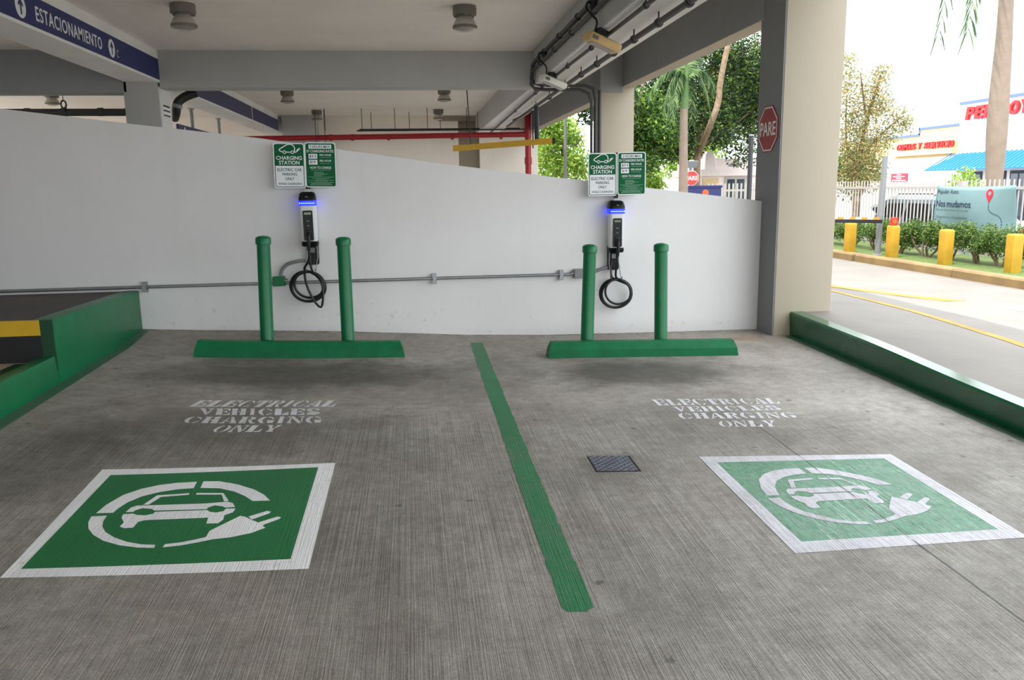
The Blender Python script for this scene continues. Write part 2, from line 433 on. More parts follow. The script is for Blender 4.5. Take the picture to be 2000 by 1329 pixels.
# parapet with its sloping top
top = [(-9., 2.86), (-5.2, 2.44), (-3.694, 2.259), (-2.64, 2.125), (-1.448, 1.98), (-.498, 1.837), (.486, 1.692), (1.505, 1.56), (2.562, 1.427), (3.6, 1.296)]
B().prism([(-9., -.3)] + [(3.6, -.3)] + top[::-1], 1, 8.2, 8.42).build('wall_back', 'wall_white', bevel=.008, label='white painted ramp parapet with sloping top behind the chargers', kind='structure')
B().box((-13.5, 8.43, -.2), (4.1, 26.3, -.12)).build('floor_beyond', 'inner_floor', label='concrete floor beyond the parapet', kind='structure')
B().box((-13.5, -9., 3.66), (4.2, 26.6, 4.1)).build('ceiling', 'ceiling_paint', label='off-white concrete ceiling slab', kind='structure')
B().box((-6.6, -9., -.2), (-6.2, 8.2, 3.66)).build('wall_left_shade', 'beam_grey', label='unseen grey wall added to darken the left side', kind='structure')  # out of view, added close and grey to cut light on the left
B().box((-9.6, 8.45, -.2), (-9.3, 13.9, 3.66)).build('wall_left_rear_shade', 'beam_dark_grey', label='unseen dark wall added to shade the left cross beam', kind='structure')  # added out of view to block light reaching the left cross beam
# beams
def beam(name, a, b, m, label): return B().box(a, b).build(name, m, bevel=.012, label=label, kind='structure')
beam('beam_left', (-4.37, -9., 3.175), (-3.86, 26.3, 3.67), 'beam_pale', 'long concrete beam carrying the blue sign band')
beam('beam_cross', (-3.87, 13.9, 3.09), (2.06, 14.3, 3.67), 'beam_grey', 'grey cross beam above the parapet')
beam('beam_cross_left', (-13.5, 13.9, 3.02), (-4.36, 14.3, 3.67), 'beam_dark_grey', 'grey cross beam left of the blue band')
beam('beam_inner', (2.05, -9., 3.13), (2.74, 26.3, 3.67), 'beam_grey', 'inner beam carrying conduits and floodlights')
B().box((2.07, -8.9, 3.122), (2.73, 26.2, 3.132)).build('soffit', 'beam_pale', label='pale painted underside of the inner beam', kind='structure')
for nm, y0, y1, lb in (('beam_side', 8.3, 13.95, 'dark grey edge beam between the two beige columns'), ('beam_side_far', 14.4, 26.3, 'dark grey edge beam beyond the rear column'), ('beam_side_near', -9., 6.7, 'edge beam in front of the big column')):
    o = beam(nm, (3.57, y0, 3.105), (3.8, y1, 3.67), 'beam_dark_grey', lb)
    q = B().box((3.575, y0, 3.095), (3.8, y1, 3.106)).build('soffit', 'column_beige', o, label='beige painted beam underside')
    B().box((3.79, y0, 3.1), (3.803, y1, 3.66)).build('outer_face', 'column_beige', o)
# big column at the right
cr = empty('column_right', (0, 0, 0), 'big square column, beige front and grey left side', kind='structure')
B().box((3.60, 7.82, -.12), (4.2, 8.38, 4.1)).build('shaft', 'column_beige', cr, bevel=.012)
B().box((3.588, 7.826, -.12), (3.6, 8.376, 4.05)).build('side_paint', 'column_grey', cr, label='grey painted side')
cb = empty('column_rear', (0, 0, 0), 'beige column behind the right-hand charging signs', kind='structure')
B().box((3.2, 13.94, -.12), (3.78, 14.5, 3.66)).build('shaft', 'column_beige', cb, bevel=.012)
B().box((3.195, 13.93, 3.0), (3.58, 14.5, 3.66)).build('grey_capital', 'beam_dark_grey', cb, label='grey painted top')
cl = empty('column_left', (0, 0, 0), 'grey column under the blue sign band', kind='structure')
B().box((-4.42, 13.9, -.12), (-3.9, 14.5, 3.2)).build('shaft', 'beam_grey', cl, bevel=.012)
B().box((-3.9, 13.93, -.12), (-3.885, 14.5, 3.12)).build('white_side', 'wall_white', cl, label='white right side')  # right face lighter than the grey front
# far wall
fwl = B().box((-3.75, 26.2, -.2), (1.5, 26.5, 3.66)).box((2.16, 26.2, -.2), (4.0, 26.5, 3.66)).build('wall_far', 'far_wall_white', label='cream far wall behind the red pipe', kind='structure')
B().box((1.5, 26.45, 2.0), (2.16, 26.7, 3.66)).build('recess_panel', 'far_wall_brown', fwl, label='brown recessed strip')
B().box((.9, 26.15, 3.5), (2.14, 26.2, 3.64)).build('lintel', 'far_wall_brown', fwl)
B().box((1.5, 26.45, 1.2), (2.16, 26.7, 2.0)).build('opening_shade_panel', 'black_paint', fwl)  # solid black block, painted shade in place of a dark void
B().box((-3.75, 25.6, -.2), (-2.75, 26.2, 3.66)).build('pilaster', 'beam_grey', fwl)
B().box((-13.5, 26.3, -.2), (-3.8, 26.6, 3.66)).build('wall_far_left', 'far_wall_white', label='cream wall far behind the left column', kind='structure')

# ------------------------------------------------------------------ outside ground
def ctop(y): return interp(y, (-6, 2, 4.53, 5.28, 6.29, 7.755, 9), (-.2, -.03, .062, .09, .145, .185, .19))
def gz(x, y): return ctop(y) + (-.05-ctop(y))*sstep(4.1, 7.2, x)
grid(gz, 3.86, 8.62, -8., 60., .4, .4).build('driveway', 'ext_concrete', label='sunlit concrete driveway outside the garage', kind='structure', smooth=True)
B().box((-60, -60, -.9), (60, -8, -.32)).build('ground_front', 'ext_concrete', label='open concrete yard behind the viewpoint', kind='structure')
B().box((-60, 8.45, -.5), (-13.5, 60, -.15)).build('ground_left', 'ext_concrete', label='open ground left of the garage', kind='structure')
B().box((-13.5, 26.7, -.4), (3.9, 60, -.1)).build('ground_rear', 'ext_concrete', label='ground behind the garage', kind='structure')
B().box((8.62, -8, -.3), (10.6, 60, .07)).build('planting_strip', 'grass', label='green verge under the hedge', kind='structure')
B().box((10.6, -30, -.95), (90, 110, -.75)).build('car_park', 'ext_asphalt', label='car park beyond the fence', kind='structure')
B().box((-40, 60, -.95), (10.6, 110, -.12)).build('ground_far', 'ext_asphalt', label='ground far behind the trees', kind='structure')

# floor paint ---------------------------------------------------------------
def drape(polys, off, zf=fz, cell=.1):
    bm = bmesh.new()
    for poly in polys:
        bm.faces.new([bm.verts.new((x, y, 0)) for x, y in poly])
    bmesh.ops.triangulate(bm, faces=bm.faces[:])
    xs = [v.co.x for v in bm.verts]; ys = [v.co.y for v in bm.verts]
    for ax, lo, hi, o0 in ((0, min(xs), max(xs), -2.7), (1, min(ys), max(ys), -8.)):
        k = math.ceil((lo-o0)/cell)
        while o0+k*cell < hi:
            co = [0, 0, 0]; no = [0, 0, 0]; co[ax] = o0+k*cell; no[ax] = 1
            bmesh.ops.bisect_plane(bm, geom=bm.verts[:]+bm.edges[:]+bm.faces[:], plane_co=co, plane_no=no, dist=1e-5); k += 1
    for v in bm.verts: v.co.z = zf(v.co.x, v.co.y) + off
    for f in bm.faces:
        if f.normal.z < 0: f.normal_flip()
    b = B(); b.bm.free(); b.bm = bm; return b
def rough_edge(pts, step=.03, amp=.006):
    o = []
    for i, p in enumerate(pts):
        q = pts[(i+1) % len(pts)]; L = math.dist(p, q); n = max(1, int(L/step))
        for k in range(n):
            t = k/n; o.append((p[0]+(q[0]-p[0])*t + (rnd.uniform(-amp, amp) if k else 0), p[1]+(q[1]-p[1])*t + (rnd.uniform(-amp, amp) if k else 0)))
    return o

ARCS = [[(.13,.512),(.141,.595),(.176,.696),(.227,.758),(.288,.797),(.356,.818),(.434,.824),(.438,.751),(.376,.743),(.311,.718),(.253,.675),(.216,.615),(.198,.556),(.192,.514)],
 [(.46,.827),(.526,.823),(.609,.78),(.688,.717),(.739,.656),(.774,.591),(.704,.593),(.665,.647),(.611,.701),(.544,.741),(.464,.752)],
 [(.122,.484),(.13,.427),(.15,.371),(.184,.317),(.237,.264),(.307,.223),(.374,.202),(.433,.195),(.429,.22),(.379,.227),(.322,.251),(.265,.291),(.22,.339),(.194,.386),(.181,.434),(.178,.488)]]
PLUG = [[(.461,.223),(.513,.234),(.558,.253),(.594,.273),(.595,.323),(.621,.363),(.683,.451),(.704,.44),(.733,.41),(.759,.387),(.787,.358),(.785,.35),(.798,.334),(.753,.293),(.682,.262),(.621,.251),(.576,.23),(.519,.209),(.46,.198)],
 [(.715,.441),(.778,.489),(.795,.481),(.791,.464),(.734,.413)], [(.763,.384),(.828,.432),(.842,.424),(.838,.408),(.782,.358)]]
CAR = [[(.282,.587),(.31,.683),(.433,.697),(.436,.68),(.33,.664),(.304,.588)], [(.462,.698),(.57,.688),(.609,.602),(.591,.599),(.567,.671),(.463,.679)],
 [(.237,.518),(.244,.562),(.261,.58),(.523,.584),(.605,.595),(.629,.579),(.646,.539),(.607,.536),(.597,.548),(.563,.562),(.543,.544),(.54,.527),(.343,.526),(.327,.543),(.29,.553),(.267,.531),(.266,.518)],
 [(.238,.465),(.234,.498),(.269,.502),(.287,.488),(.319,.482),(.345,.495),(.348,.514),(.542,.518),(.557,.5),(.583,.49),(.608,.501),(.614,.526),(.651,.524),(.648,.487),(.62,.461),(.625,.421),(.612,.389),(.569,.39),(.563,.444),(.333,.437),(.311,.422),(.308,.371),(.277,.368),(.256,.384),(.26,.42)]]
def symbol(corners, inner, green, white, label, stretch=1.):
    (ax, ay), (bx, by), (cx, cy), (dx, dy) = corners   # far-left, far-right, near-right, near-left
    def uv(u, v):
        x = (1-v)*((1-u)*dx+u*cx) + v*((1-u)*ax+u*bx); y = (1-v)*((1-u)*dy+u*cy) + v*((1-u)*ay+u*by); return (x, y)
    t = empty('charging_bay_symbol', (0, 0, 0), label, 'floor marking', 'painted charging symbols on the floor')
    inn = [uv(*p) for p in inner]; out = [uv(0, 1), uv(1, 1), uv(1, 0), uv(0, 0)]
    drape([inn], .0012).build('green_field', green, t)
    drape([rough_edge([out[i], out[(i+1) % 4]], .04)[:len(rough_edge([out[i], out[(i+1) % 4]], .04))//2+1][:1] + [out[(i+1) % 4], inn[(i+1) % 4], inn[i]] for i in range(4)], .0014).build('white_border', white, t)
    for nm, ps in (('ring_arc', ARCS), ('plug', PLUG), ('car_outline', CAR)):
        if nm == 'ring_arc':
            for p in ps: drape([[uv(*q) for q in p]], .0022).build(nm, white, t)
        else: drape([[uv(*q) for q in p] for p in ps], .0022).build(nm, white, t)
    return t
symbol([(-1.736, 4.493), (-.494, 4.56), (-.491, 3.28), (-1.7, 3.271)], [(.055, .928), (.928, .953), (.928, .075), (.04, .061)], 'floor_green', 'floor_white', 'fresh green square with white car and plug symbol on the left bay')
symbol([(1.61, 4.416), (2.753, 4.324), (2.741, 3.2), (1.607, 3.174)], [(.06, .92), (.93, .94), (.93, .085), (.07, .085)], 'floor_green_worn_sheen', 'floor_white_worn', 'worn green square, paled by painted-in sheen, with white car and plug symbol on the right bay')

drape([rough_edge([(.505, 7.81), (.625, 7.81), (.634, 2.84), (.60, 2.815), (.53, 2.82), (.511, 2.857)], .06, .004)], .0012).build('bay_dividing_line', 'line_green', label='long green painted line between the two parking bays', cat='floor marking')

# stencilled words -----------------------------------------------------------
def arc(cx, cy, rx, ry, a0, a1, n=9): return [(cx+rx*math.cos(math.radians(a0+(a1-a0)*i/n)), cy+ry*math.sin(math.radians(a0+(a1-a0)*i/n))) for i in range(n+1)]
def rc(x0, y0, x1, y1): return [(x0, y0), (x1, y0), (x1, y1), (x0, y1)]
T_ = .13
STEM = lambda x0, x1: [(x0-.07, 0), (x1+.05, 0), (x1+.05, T_), (x1, T_), (x1, 1-T_), (x1+.05, 1-T_), (x1+.05, 1), (x0-.07, 1), (x0-.07, 1-T_), (x0, 1-T_), (x0, T_), (x0-.07, T_)]
CL = arc(.5, .5, .5, .5, 100, 260) + arc(.48, .5, .2, .42, 255, 105)
CR = [arc(.5, .5, .5, .5, 80, 25, 5) + [(.96, .62), (.86, .66), (.76, .8), (.55, .9)], arc(.5, .5, .5, .5, 280, 335, 5) + [(.88, .3), (.72, .16), (.56, .1)]]
GL = {
 'E': [STEM(.1, .42), [(.54, 1), (1, 1), (1, .62), (.9, .62), (.82, 1-T_), (.54, 1-T_)], [(.54, 0), (1, 0), (1, .4), (.9, .4), (.82, T_), (.54, T_)], [(.54, .44), (.72, .44), (.72, .34), (.8, .34), (.8, .66), (.72, .66), (.72, .56), (.54, .56)]],
 'L': [STEM(.1, .45), [(.57, 0), (1, 0), (1, .42), (.9, .42), (.8, T_), (.57, T_)]],
 'C': [CL] + CR, 'G': [CL, CR[0], [(.62, .06), (.98, .06), (.98, .36), (1.03, .36), (1.03, .46), (.56, .46), (.56, .36), (.62, .36)]],
 'T': [STEM(.33, .67), [(.21, 1), (.0, 1), (0, .6), (.09, .6), (.14, .86), (.21, .88)], [(.79, 1), (1, 1), (1, .6), (.91, .6), (.86, .86), (.79, .88)]],
 'R': [STEM(.08, .38), [(.5, 1)] + arc(.58, .75, .36, .25, 90, -90, 8) + [(.5, .5), (.5, .58)] + arc(.54, .75, .12, .16, -80, 80, 5) + [(.5, .91)], [(.5, .44), (.72, .44), (.9, .1), (1.02, .1), (1.02, 0), (.72, 0)]],
 'I': [STEM(.3, .7)],
 'A': [[(.44, 1), (.62, 1), (.98, .1), (1.03, .1), (1.03, 0), (.58, 0), (.58, .1), (.66, .1)], [(.36, .86), (.42, .8), (.2, .1), (.3, .1), (.3, 0), (-.03, 0), (-.03, .1), (.08, .1)], [(.3, .28), (.54, .28), (.5, .38), (.34, .38)]],
 'V': [[(.02, 1), (.42, 1), (.42, .9), (.38, .9), (.58, .32), (.52, 0), (.44, 0), (.08, .9), (.02, .9)], [(.6, 1), (1, 1), (1, .9), (.9, .9), (.62, .16), (.56, .26), (.78, .9), (.6, .9)]],
 'H': [STEM(.08, .36), STEM(.64, .92), [(.44, .44), (.56, .44), (.56, .57), (.44, .57)]],
 'S': [[(.88, .98), (.8, .98), (.74, .92)] + arc(.45, .74, .43, .26, 70, 235, 8) + [(.5, .46), (.6, .5), (.36, .66)] + arc(.5, .76, .2, .15, 215, 60, 5) + [(.8, .66), (.88, .66)], [(.08, .02), (.16, .02), (.24, .08)] + arc(.53, .27, .44, .27, 250, 415, 8) + [(.5, .54), (.44, .5), (.66, .34)] + arc(.48, .25, .22, .15, 35, -120, 5) + [(.16, .36), (.08, .36)]],
 'N': [[(-.02, 1), (.34, 1), (.84, .2), (.84, 0), (.7, 0), (.14, .9), (-.02, .9)], [(0, 0), (.3, 0), (.3, .1), (.2, .1), (.2, .72), (.1, .86), (.1, .1), (0, .1)], [(.68, 1), (1, 1), (1, .9), (.92, .9), (.92, .12), (.84, .32), (.84, .9), (.68, .9)]],
 'O': [arc(.46, .5, .46, .5, 95, 265) + arc(.42, .5, .17, .42, 260, 100), arc(.54, .5, .46, .5, 85, -85) + arc(.58, .5, .17, .42, -80, 80)],
 'Y': [[(-.02, 1), (.4, 1), (.4, .9), (.36, .9), (.52, .5), (.66, .5), (.66, .1), (.74, .1), (.74, 0), (.26, 0), (.26, .1), (.34, .1), (.34, .46), (.08, .9), (-.02, .9)], [(.64, 1), (1.02, 1), (1.02, .9), (.92, .9), (.68, .52), (.58, .56), (.74, .9), (.64, .9)]],
}
def floor_words(lines, label):
    t = empty('floor_lettering', (0, 0, 0), label, 'floor lettering', 'stencilled words on the bays')
    for word, (nl, nr, fl, fr) in lines:   # near-left, near-right, far-left, far-right
        polys = []; n = len(word); wid = [.6 if c == 'I' else 1. for c in word]; tot = sum(wid) + .12*(n-1); u = 0
        for c, w in zip(word, wid):
            for poly in GL[c]:
                pp = []
                for (gx, gy) in poly:
                    s = (u + gx*w)/tot; a = nl[0]+(nr[0]-nl[0])*s; b = fl[0]+(fr[0]-fl[0])*s
                    ya = nl[1]+(nr[1]-nl[1])*s; yb = fl[1]+(fr[1]-fl[1])*s
                    pp.append((a+(b-a)*gy, ya+(yb-ya)*gy))
                polys.append(pp)
            u += w+.12
        drape(polys, .0013).build('word', 'stencil_white', t)
floor_words([('ELECTRICAL', ((-1.597, 5.721), (-.614, 5.713), (-1.556, 5.885), (-.569, 5.877))), ('VEHICLES', ((-1.482, 5.528), (-.682, 5.517), (-1.51, 5.680), (-.693, 5.675))),
             ('CHARGING', ((-1.543, 5.344), (-.656, 5.329), (-1.539, 5.485), (-.664, 5.485))), ('ONLY', ((-1.323, 5.153), (-.915, 5.156), (-1.293, 5.295), (-.9, 5.295)))], 'white stencilled words on the floor of the left bay')
floor_words([('ELECTRICAL', ((1.684, 5.478), (2.578, 5.424), (1.676, 5.640), (2.601, 5.570))), ('VEHICLES', ((1.761, 5.315), (2.528, 5.268), (1.775, 5.440), (2.519, 5.385))),
             ('CHARGING', ((1.742, 5.152), (2.539, 5.079), (1.76, 5.285), (2.559, 5.210))), ('ONLY', ((1.947, 4.95), (2.324, 4.911), (1.973, 5.078), (2.354, 5.044)))], 'white stencilled words on the floor of the right bay')

# steel hatch -----------------------------------------------------------------
ht = empty('floor_hatch', (0, 0, 0), 'small chequered steel cover set in the floor of the right bay', 'hatch')
hq = [(.96, 4.505), (1.212, 4.485), (1.212, 4.225), (.958, 4.245)]
drape([hq], .0008).build('gap', 'gap_black', ht)
hin = [(.966, 4.50), (1.198, 4.481), (1.198, 4.234), (.966, 4.253)]
drape([hin], .0022).build('plate', 'hatch_steel', ht)
lug = B()
for i in range(11):
    for j in range(11):
        u, v = (i+.5)/11, (j+.5)/11; x = .966+.232*u; y = 4.253+.243*v-.018*u; a = .6 if (i+j) % 2 else -.6
        d = Vector((math.cos(a), math.sin(a), 0)); n = Vector((-d.y, d.x, 0)); c = Vector((x, y, fz(x, y)+.0022))
        lug.faces([c+d*.010, c+n*.003, c-d*.010, c-n*.003, c+Vector((0, 0, .003))], [(0, 1, 4), (1, 2, 4), (2, 3, 4), (3, 0, 4)])
lug.build('tread_lugs', 'hatch_steel', ht, kind='stuff')

# curbs and the raised platform at the left -----------------------------------
def strip_mesh(ys, prof):
    """prof(y) -> closed list of (x, z)"""
    return B().loft([[(x, y, z) for x, z in prof(y)] for y in ys])
ys = [-6 + .5*i for i in range(25)] + [6.27]
lc = strip_mesh(ys, lambda y: [(-2.645, fz(-2.66, y)-.03), (-2.655, .315-.006*(6.3-y)), (-2.76, .315-.006*(6.3-y)), (-2.78, fz(-2.66, y)-.03)])
lc.build('low_curb', 'curb_green', bevel=.01, label='low green painted curb running along the left edge', cat='curb')
drape([[(-2.56, 8.15), (-2.65, 8.15), (-2.65, 2.), (-2.555, 2.), (-2.55, 5.)]], .0015).build('curb_skirt_paint', 'skirt_green', label='green paint band on the floor beside the left curb', cat='floor marking')
B().box((-16, -8, -.2), (-2.77, 6.27, .27)).build('apron_left', 'apron_pink', label='pinkish concrete apron left of the low curb', kind='structure')
drape([[(-2.78, 6.2), (-2.78, 2.), (-2.92, 2.), (-2.92, 6.2)]], .004, lambda x, y: .27).build('apron_edge_paint', 'curb_green_dark', label='dark green paint band behind the low curb', cat='floor marking')
pf = empty('raised_platform', (0, 0, 0), 'raised platform with dark asphalt top in the left corner', 'platform')
B().prism([(6.28, .1), (8.195, .1), (8.195, .553), (6.28, .575)], 0, -6.15, -2.78).build('asphalt_top', 'dark_asphalt', pf)
B().prism([(6.27, .1), (8.195, .1), (8.195, .560), (6.27, .585)], 0, -2.80, -2.645).build('green_side', 'curb_green', pf, bevel=.012, label='green painted side')
B().box((-6.15, 6.25, .47), (-2.735, 6.28, .582)).build('yellow_edge', 'yellow_paint', pf, label='yellow painted nosing')
B().box((-6.15, 6.252, .2), (-2.735, 6.279, .47)).build('black_riser', 'black_paint', pf, label='black painted riser')
B().box((-2.735, 6.25, .2), (-2.65, 6.28, .583)).build('green_return', 'curb_green_dark', pf)
# right curb
ys = [-6 + .4*i for i in range(35)] + [7.82]
strip_mesh(ys, lambda y: [(3.78, fz(3.8, y)-.03), (3.765, ctop(y)-.012), (3.78, ctop(y)+.004), (3.90, ctop(y)+.004), (3.90, fz(3.8, y)-.03)]).build('driveway_curb', 'curb_gloss', smooth=True, label='green painted curb between the right bay and the driveway', cat='curb')
drape([rough_edge([(3.69, 7.75), (3.785, 7.75), (3.785, 1.), (3.70, 1.)], .08, .008)], .0015).build('driveway_skirt_paint', 'skirt_green', label='green paint band on the floor beside the right curb', cat='floor marking')

# wheel stops and bollards ----------------------------------------------------
def wheel_stop(x0, x1, y0, y1, label):
    b = B(); n = 9; rings = []
    for i in range(n+1):
        s = i/n; x = x0+(x1-x0)*s; y = y0+(y1-y0)*s; z = fz(x, y+.07)
        pr = [(0, -.015), (0, .072), (.034, .138), (.116, .138), (.15, .072), (.15, -.015)]
        rings.append([(x, y+a, z+c) for a, c in pr])
    # tapered ends
    def end(r, dx): return [(p[0]+dx*(1 if abs(c-.138) < .002 else (.45 if abs(c-.072) < .002 else 0)), p[1], p[2]) for p, c in zip(r, (-.015, .072, .138, .138, .072, -.015))]
    rings[0] = end(rings[0], .04); rings[-1] = end(rings[-1], -.04)
    return b.loft(rings).build('wheel_stop', 'stop_green', label=label, cat='wheel stop', group='green wheel stops')
wheel_stop(-1.945, -.118, 7.235, 7.265, 'green concrete wheel stop of the left bay')
wheel_stop(1.15, 2.89, 7.05, 6.965, 'green concrete wheel stop of the right bay')
def bollard(x, y, h, lean, label):
    z = fz(x, y); t = empty('bollard', (x, y, z-.01), label, 'bollard', 'green steel bollards behind the wheel stops')
    h = h-z+.01
    B().lathe([(.064, 0), (.060, .01), (.058, h-.06)], 24).build('post', 'bollard_green', t, smooth=True)
    B().lathe([(.059, h-.075), (.068, h-.072), (.068, h-.022), (.062, h-.012), (.045, h-.003), (.02, h+.002), (.004, h+.003)], 24).build('cap', 'bollard_green', t, smooth=True)
    t.rotation_euler[1] = lean
    return t
bollard(-1.354, 7.48, 1.092, .03, 'green bollard left of the left charger')
bollard(-.632, 7.485, 1.066, .004, 'green bollard right of the left charger')
bollard(1.545, 7.26, .962, .03, 'green bollard left of the right charger')
bollard(2.243, 7.24, .958, -.014, 'green bollard right of the right charger')

# EV chargers --------------------------------------------------------------
def charger(x, z, coil, label, drop, flip):
    t = empty('ev_charger', (x, 8.2, z), label, 'charger', 'wall-mounted car chargers')
    def ring(w, d, y, zz, r): return [(a, y+b_, zz) for a, b_ in rrect(w, d, r)]
    B().loft([ring(.115, .10, -.075, -.01, .03), ring(.145, .125, -.08, .02, .03), ring(.155, .135, -.085, .3, .03), ring(.155, .14, -.09, .352, .03)]).build('housing', 'charger_white', t, smooth=True)
    B().loft([ring(.158, .145, -.09, .352, .03), ring(.158, .145, -.09, .40, .03)]).build('light_ring', 'blue_led', t, smooth=True, label='glowing blue light ring')
    for i in range(9):
        a = -.066+.0165*i
        B().box((a-.003, -.166, .372), (a+.003, -.160, .379)).build('led', 'led_dot', t)
    B().loft([ring(.158, .15, -.09, .40, .03), ring(.156, .15, -.088, .43, .035), ring(.14, .135, -.075, .468, .04), ring(.10, .09, -.06, .482, .03)]).build('top_cap', 'charger_black', t, smooth=True)
    B().box((-.012, -.166, .432), (.012, -.160, .440)).build('badge', 'grey_pvc', t)
    pn = B().prism([(a, b_+.165) for a, b_ in rrect(.092, .285, .012)], 1, -.158, -.148).build('front_panel', 'charger_black', t)
    B().box((-.033, -.161, .268), (.033, -.157, .29)).build('display', 'screen', pn)
    B().box((-.012, -.161, .205), (.012, -.157, .213)).build('card_mark', 'grey_pvc', pn)
    B().box((-.008, -.161, .16), (.008, -.157, .168)).build('button', 'grey_pvc', pn)
    # back plate hanging lower than the housing
    o = .012*flip
    B().prism([(a+o, b_-.095) for a, b_ in rrect(.112, .25, .02)], 1, -.045, 0).build('back_plate', 'charger_black', t, smooth=True)
    B().loft([ring(.15, .13, -.075, -.035, .04), ring(.16, .14, -.08, -.005, .04), ring(.15, .12, -.08, .012, .04)]).build('lower_bezel', 'charger_black', t, smooth=True)
    B().box((-.02+o, -.054, -.10), (.022+o, -.045, -.055)).build('rating_label', 'grey_pvc', t)
    cx, cz = coil
    for s in (-1, 1):
        B().tube([(s*.045+o, -.06, -.01), (s*.05+o, -.065, -.14), (s*.055+cx*.4, -.075, cz+.14), (s*.055+cx*.4, -.11, cz+.125), (s*.055+cx*.4, -.125, cz+.15)], .0045, 6).build('cable_hook', 'galvanised', t, smooth=True)
    # plug in its holster
    B().tube(curve_pts([(.0, -.15, .105), (.002, -.185, .065), (.0, -.19, .0), (-.005, -.18, -.07)]), .017, 10, radii=None).build('plug_handle', 'rubber_black', t, smooth=True)
    B().box((-.024, -.17, .06), (.024, -.145, .125)).build('holster', 'charger_black', t, bevel=.006)
    pts = [(-.005, -.18, -.07), (-.012, -.17, -.16), (cx-.02, -.13, cz+.16)]
    # coil turns
    N = 3; rx, rz = .150, .138
    k = 14
    for i in range(N*k):
        a = math.pi/2 + 2*math.pi*i/k; j = i/k
        q = 1 - .10*math.sin(j*2.1+.6); sh = .02*math.sin(j*2.6)
        pts.append((cx+sh+rx*q*math.cos(a), -.075-.022*(1-j/N)*1.6-.012*math.sin(a*.5+j), cz-.012*j+rz*q*math.sin(a)))
    if drop:
        pts += [(cx-.02, -.07, cz+.13), (cx-.01, -.12, cz), (cx+.05, -.13, cz-.15), (cx+.115, -.125, cz-.225), (cx+.14, -.12, cz-.12), (cx+.13, -.10, cz+.02), (cx+.05, -.075, cz+.12), (-.025+o, -.06, -.2), (-.02+o, -.05, -.13)]
    else:
        pts += [(cx-.03, -.075, cz+.13), (cx-.05, -.06, cz+.17), (-.03+o, -.055, -.2), (-.02+o, -.05, -.13)]
    B().tube(curve_pts(pts, 3), .0115, 8).build('cable', 'rubber_black', t, smooth=True, label='coiled black charging cable')
    return t
charger(-.995, .985, (-.045, -.405), 'white car charger with blue ring on the wall of the left bay', True, 1)
charger(2.025, .85, (.012, -.434), 'white car charger with blue ring on the wall of the right bay', False, -1)

# charging signs ------------------------------------------------------------
def outline(b, pts, w, y):
    """flat ribbon along a path in (x, z)"""
    P = [Vector((p[0], p[1])) for p in pts]; n = len(P); L = []; R_ = []
    for i in range(n):
        d = (P[min(i+1, n-1)]-P[max(i-1, 0)]).normalized(); q = Vector((-d.y, d.x))*w/2
        L.append(P[i]+q); R_.append(P[i]-q)
    for i in range(n-1): b.ngon([(L[i].x, y, L[i].y), (L[i+1].x, y, L[i+1].y), (R_[i+1].x, y, R_[i+1].y), (R_[i].x, y, R_[i].y)])
def sign_base(loc, rot, label, w=.29, h=.42):
    t = empty('charging_sign', loc, label, 'sign', 'green charging signs'); t.rotation_euler[1] = rot
    B().prism(rrect(w, h, .024), 1, -.002, .001).build('panel', 'sign_white', t)
    return t
def fn_at(cx, cz, y): return lambda u, v, d: Vector((cx+u, y-d, cz+v))
def left_sign(loc, rot, label):
    t = sign_base(loc, rot, label); w, h = .29, .42
    # green upper field with rounded top corners, thin dark frame round the white lower field
    up_ = [p for p in rrect(w-.02, h-.02, .018) if p[1] > 0]
    B().prism([(-w/2+.01, .0), (w/2-.01, .0)] + [p for p in up_], 1, -.0032, -.002).build('green_field', 'sign_green', t)
    lo = [p for p in rrect(w-.02, h-.02, .018) if p[1] < 0]
    B().prism([(w/2-.01, 0.), (-w/2+.01, 0.)] + lo, 1, -.0030, -.002).build('dark_frame', 'print_black', t)
    lo2 = [p for p in rrect(w-.032, h-.032, .014) if p[1] < 0]
    B().prism([(w/2-.016, -.001), (-w/2+.016, -.001)] + lo2, 1, -.0036, -.003).build('white_field', 'sign_white', t)
    b = B(); y = -.0042
    body = [(-.052, .125), (-.075, .133), (-.086, .142), (-.083, .152), (-.065, .165), (-.043, .177), (-.022, .190), (.0, .197), (.02, .197), (.04, .188), (.052, .172), (.056, .150), (.053, .131), (.058, .124), (.068, .128), (.076, .138)]
    outline(b, [(p.x, p.y) for p in curve_pts([(a, c, 0) for a, c in body], 3)], .009, y)
    outline(b, [(-.028, .125), (.022, .125)], .009, y)
    for cx in (-.040, .034): outline(b, [(cx+.013*math.cos(a*.5236), .125+.013*math.sin(a*.5236)) for a in range(13)], .007, y)
    b.ngon([(.068, y, .134), (.078, y, .128), (.100, y, .150), (.088, y, .161), (.076, y, .150)])
    outline(b, [(.093, .157), (.100, .166)], .005, y); outline(b, [(.099, .151), (.107, .159)], .005, y)
    b.build('car_pictogram', 'sign_white', t)
    text_part('lettering', 'CHARGING', 'sign_white', t, fn_at(0, .054, -.0034), .238, .036, .02)
    text_part('lettering', 'STATION', 'sign_white', t, fn_at(0, .010, -.0034), .190, .036, .02)
    for s, z, w_, h_ in (('ELECTRIC CAR', -.052, .225, .028), ('PARKING', -.093, .135, .028), ('ONLY', -.135, .085, .028), ('WHILE CHARGING', -.178, .220, .020)):
        text_part('lettering', s, 'print_black', t, fn_at(0, z, -.0038), w_, h_, .012)
    bolts(t); return t
def bolts(t):
    for x, z in ((0, .19), (0, -.195)):
        B().cyl((.132, -.0022, z), (.132, -.005, z), .004, n=8).build('bolt', 'galvanised', t)
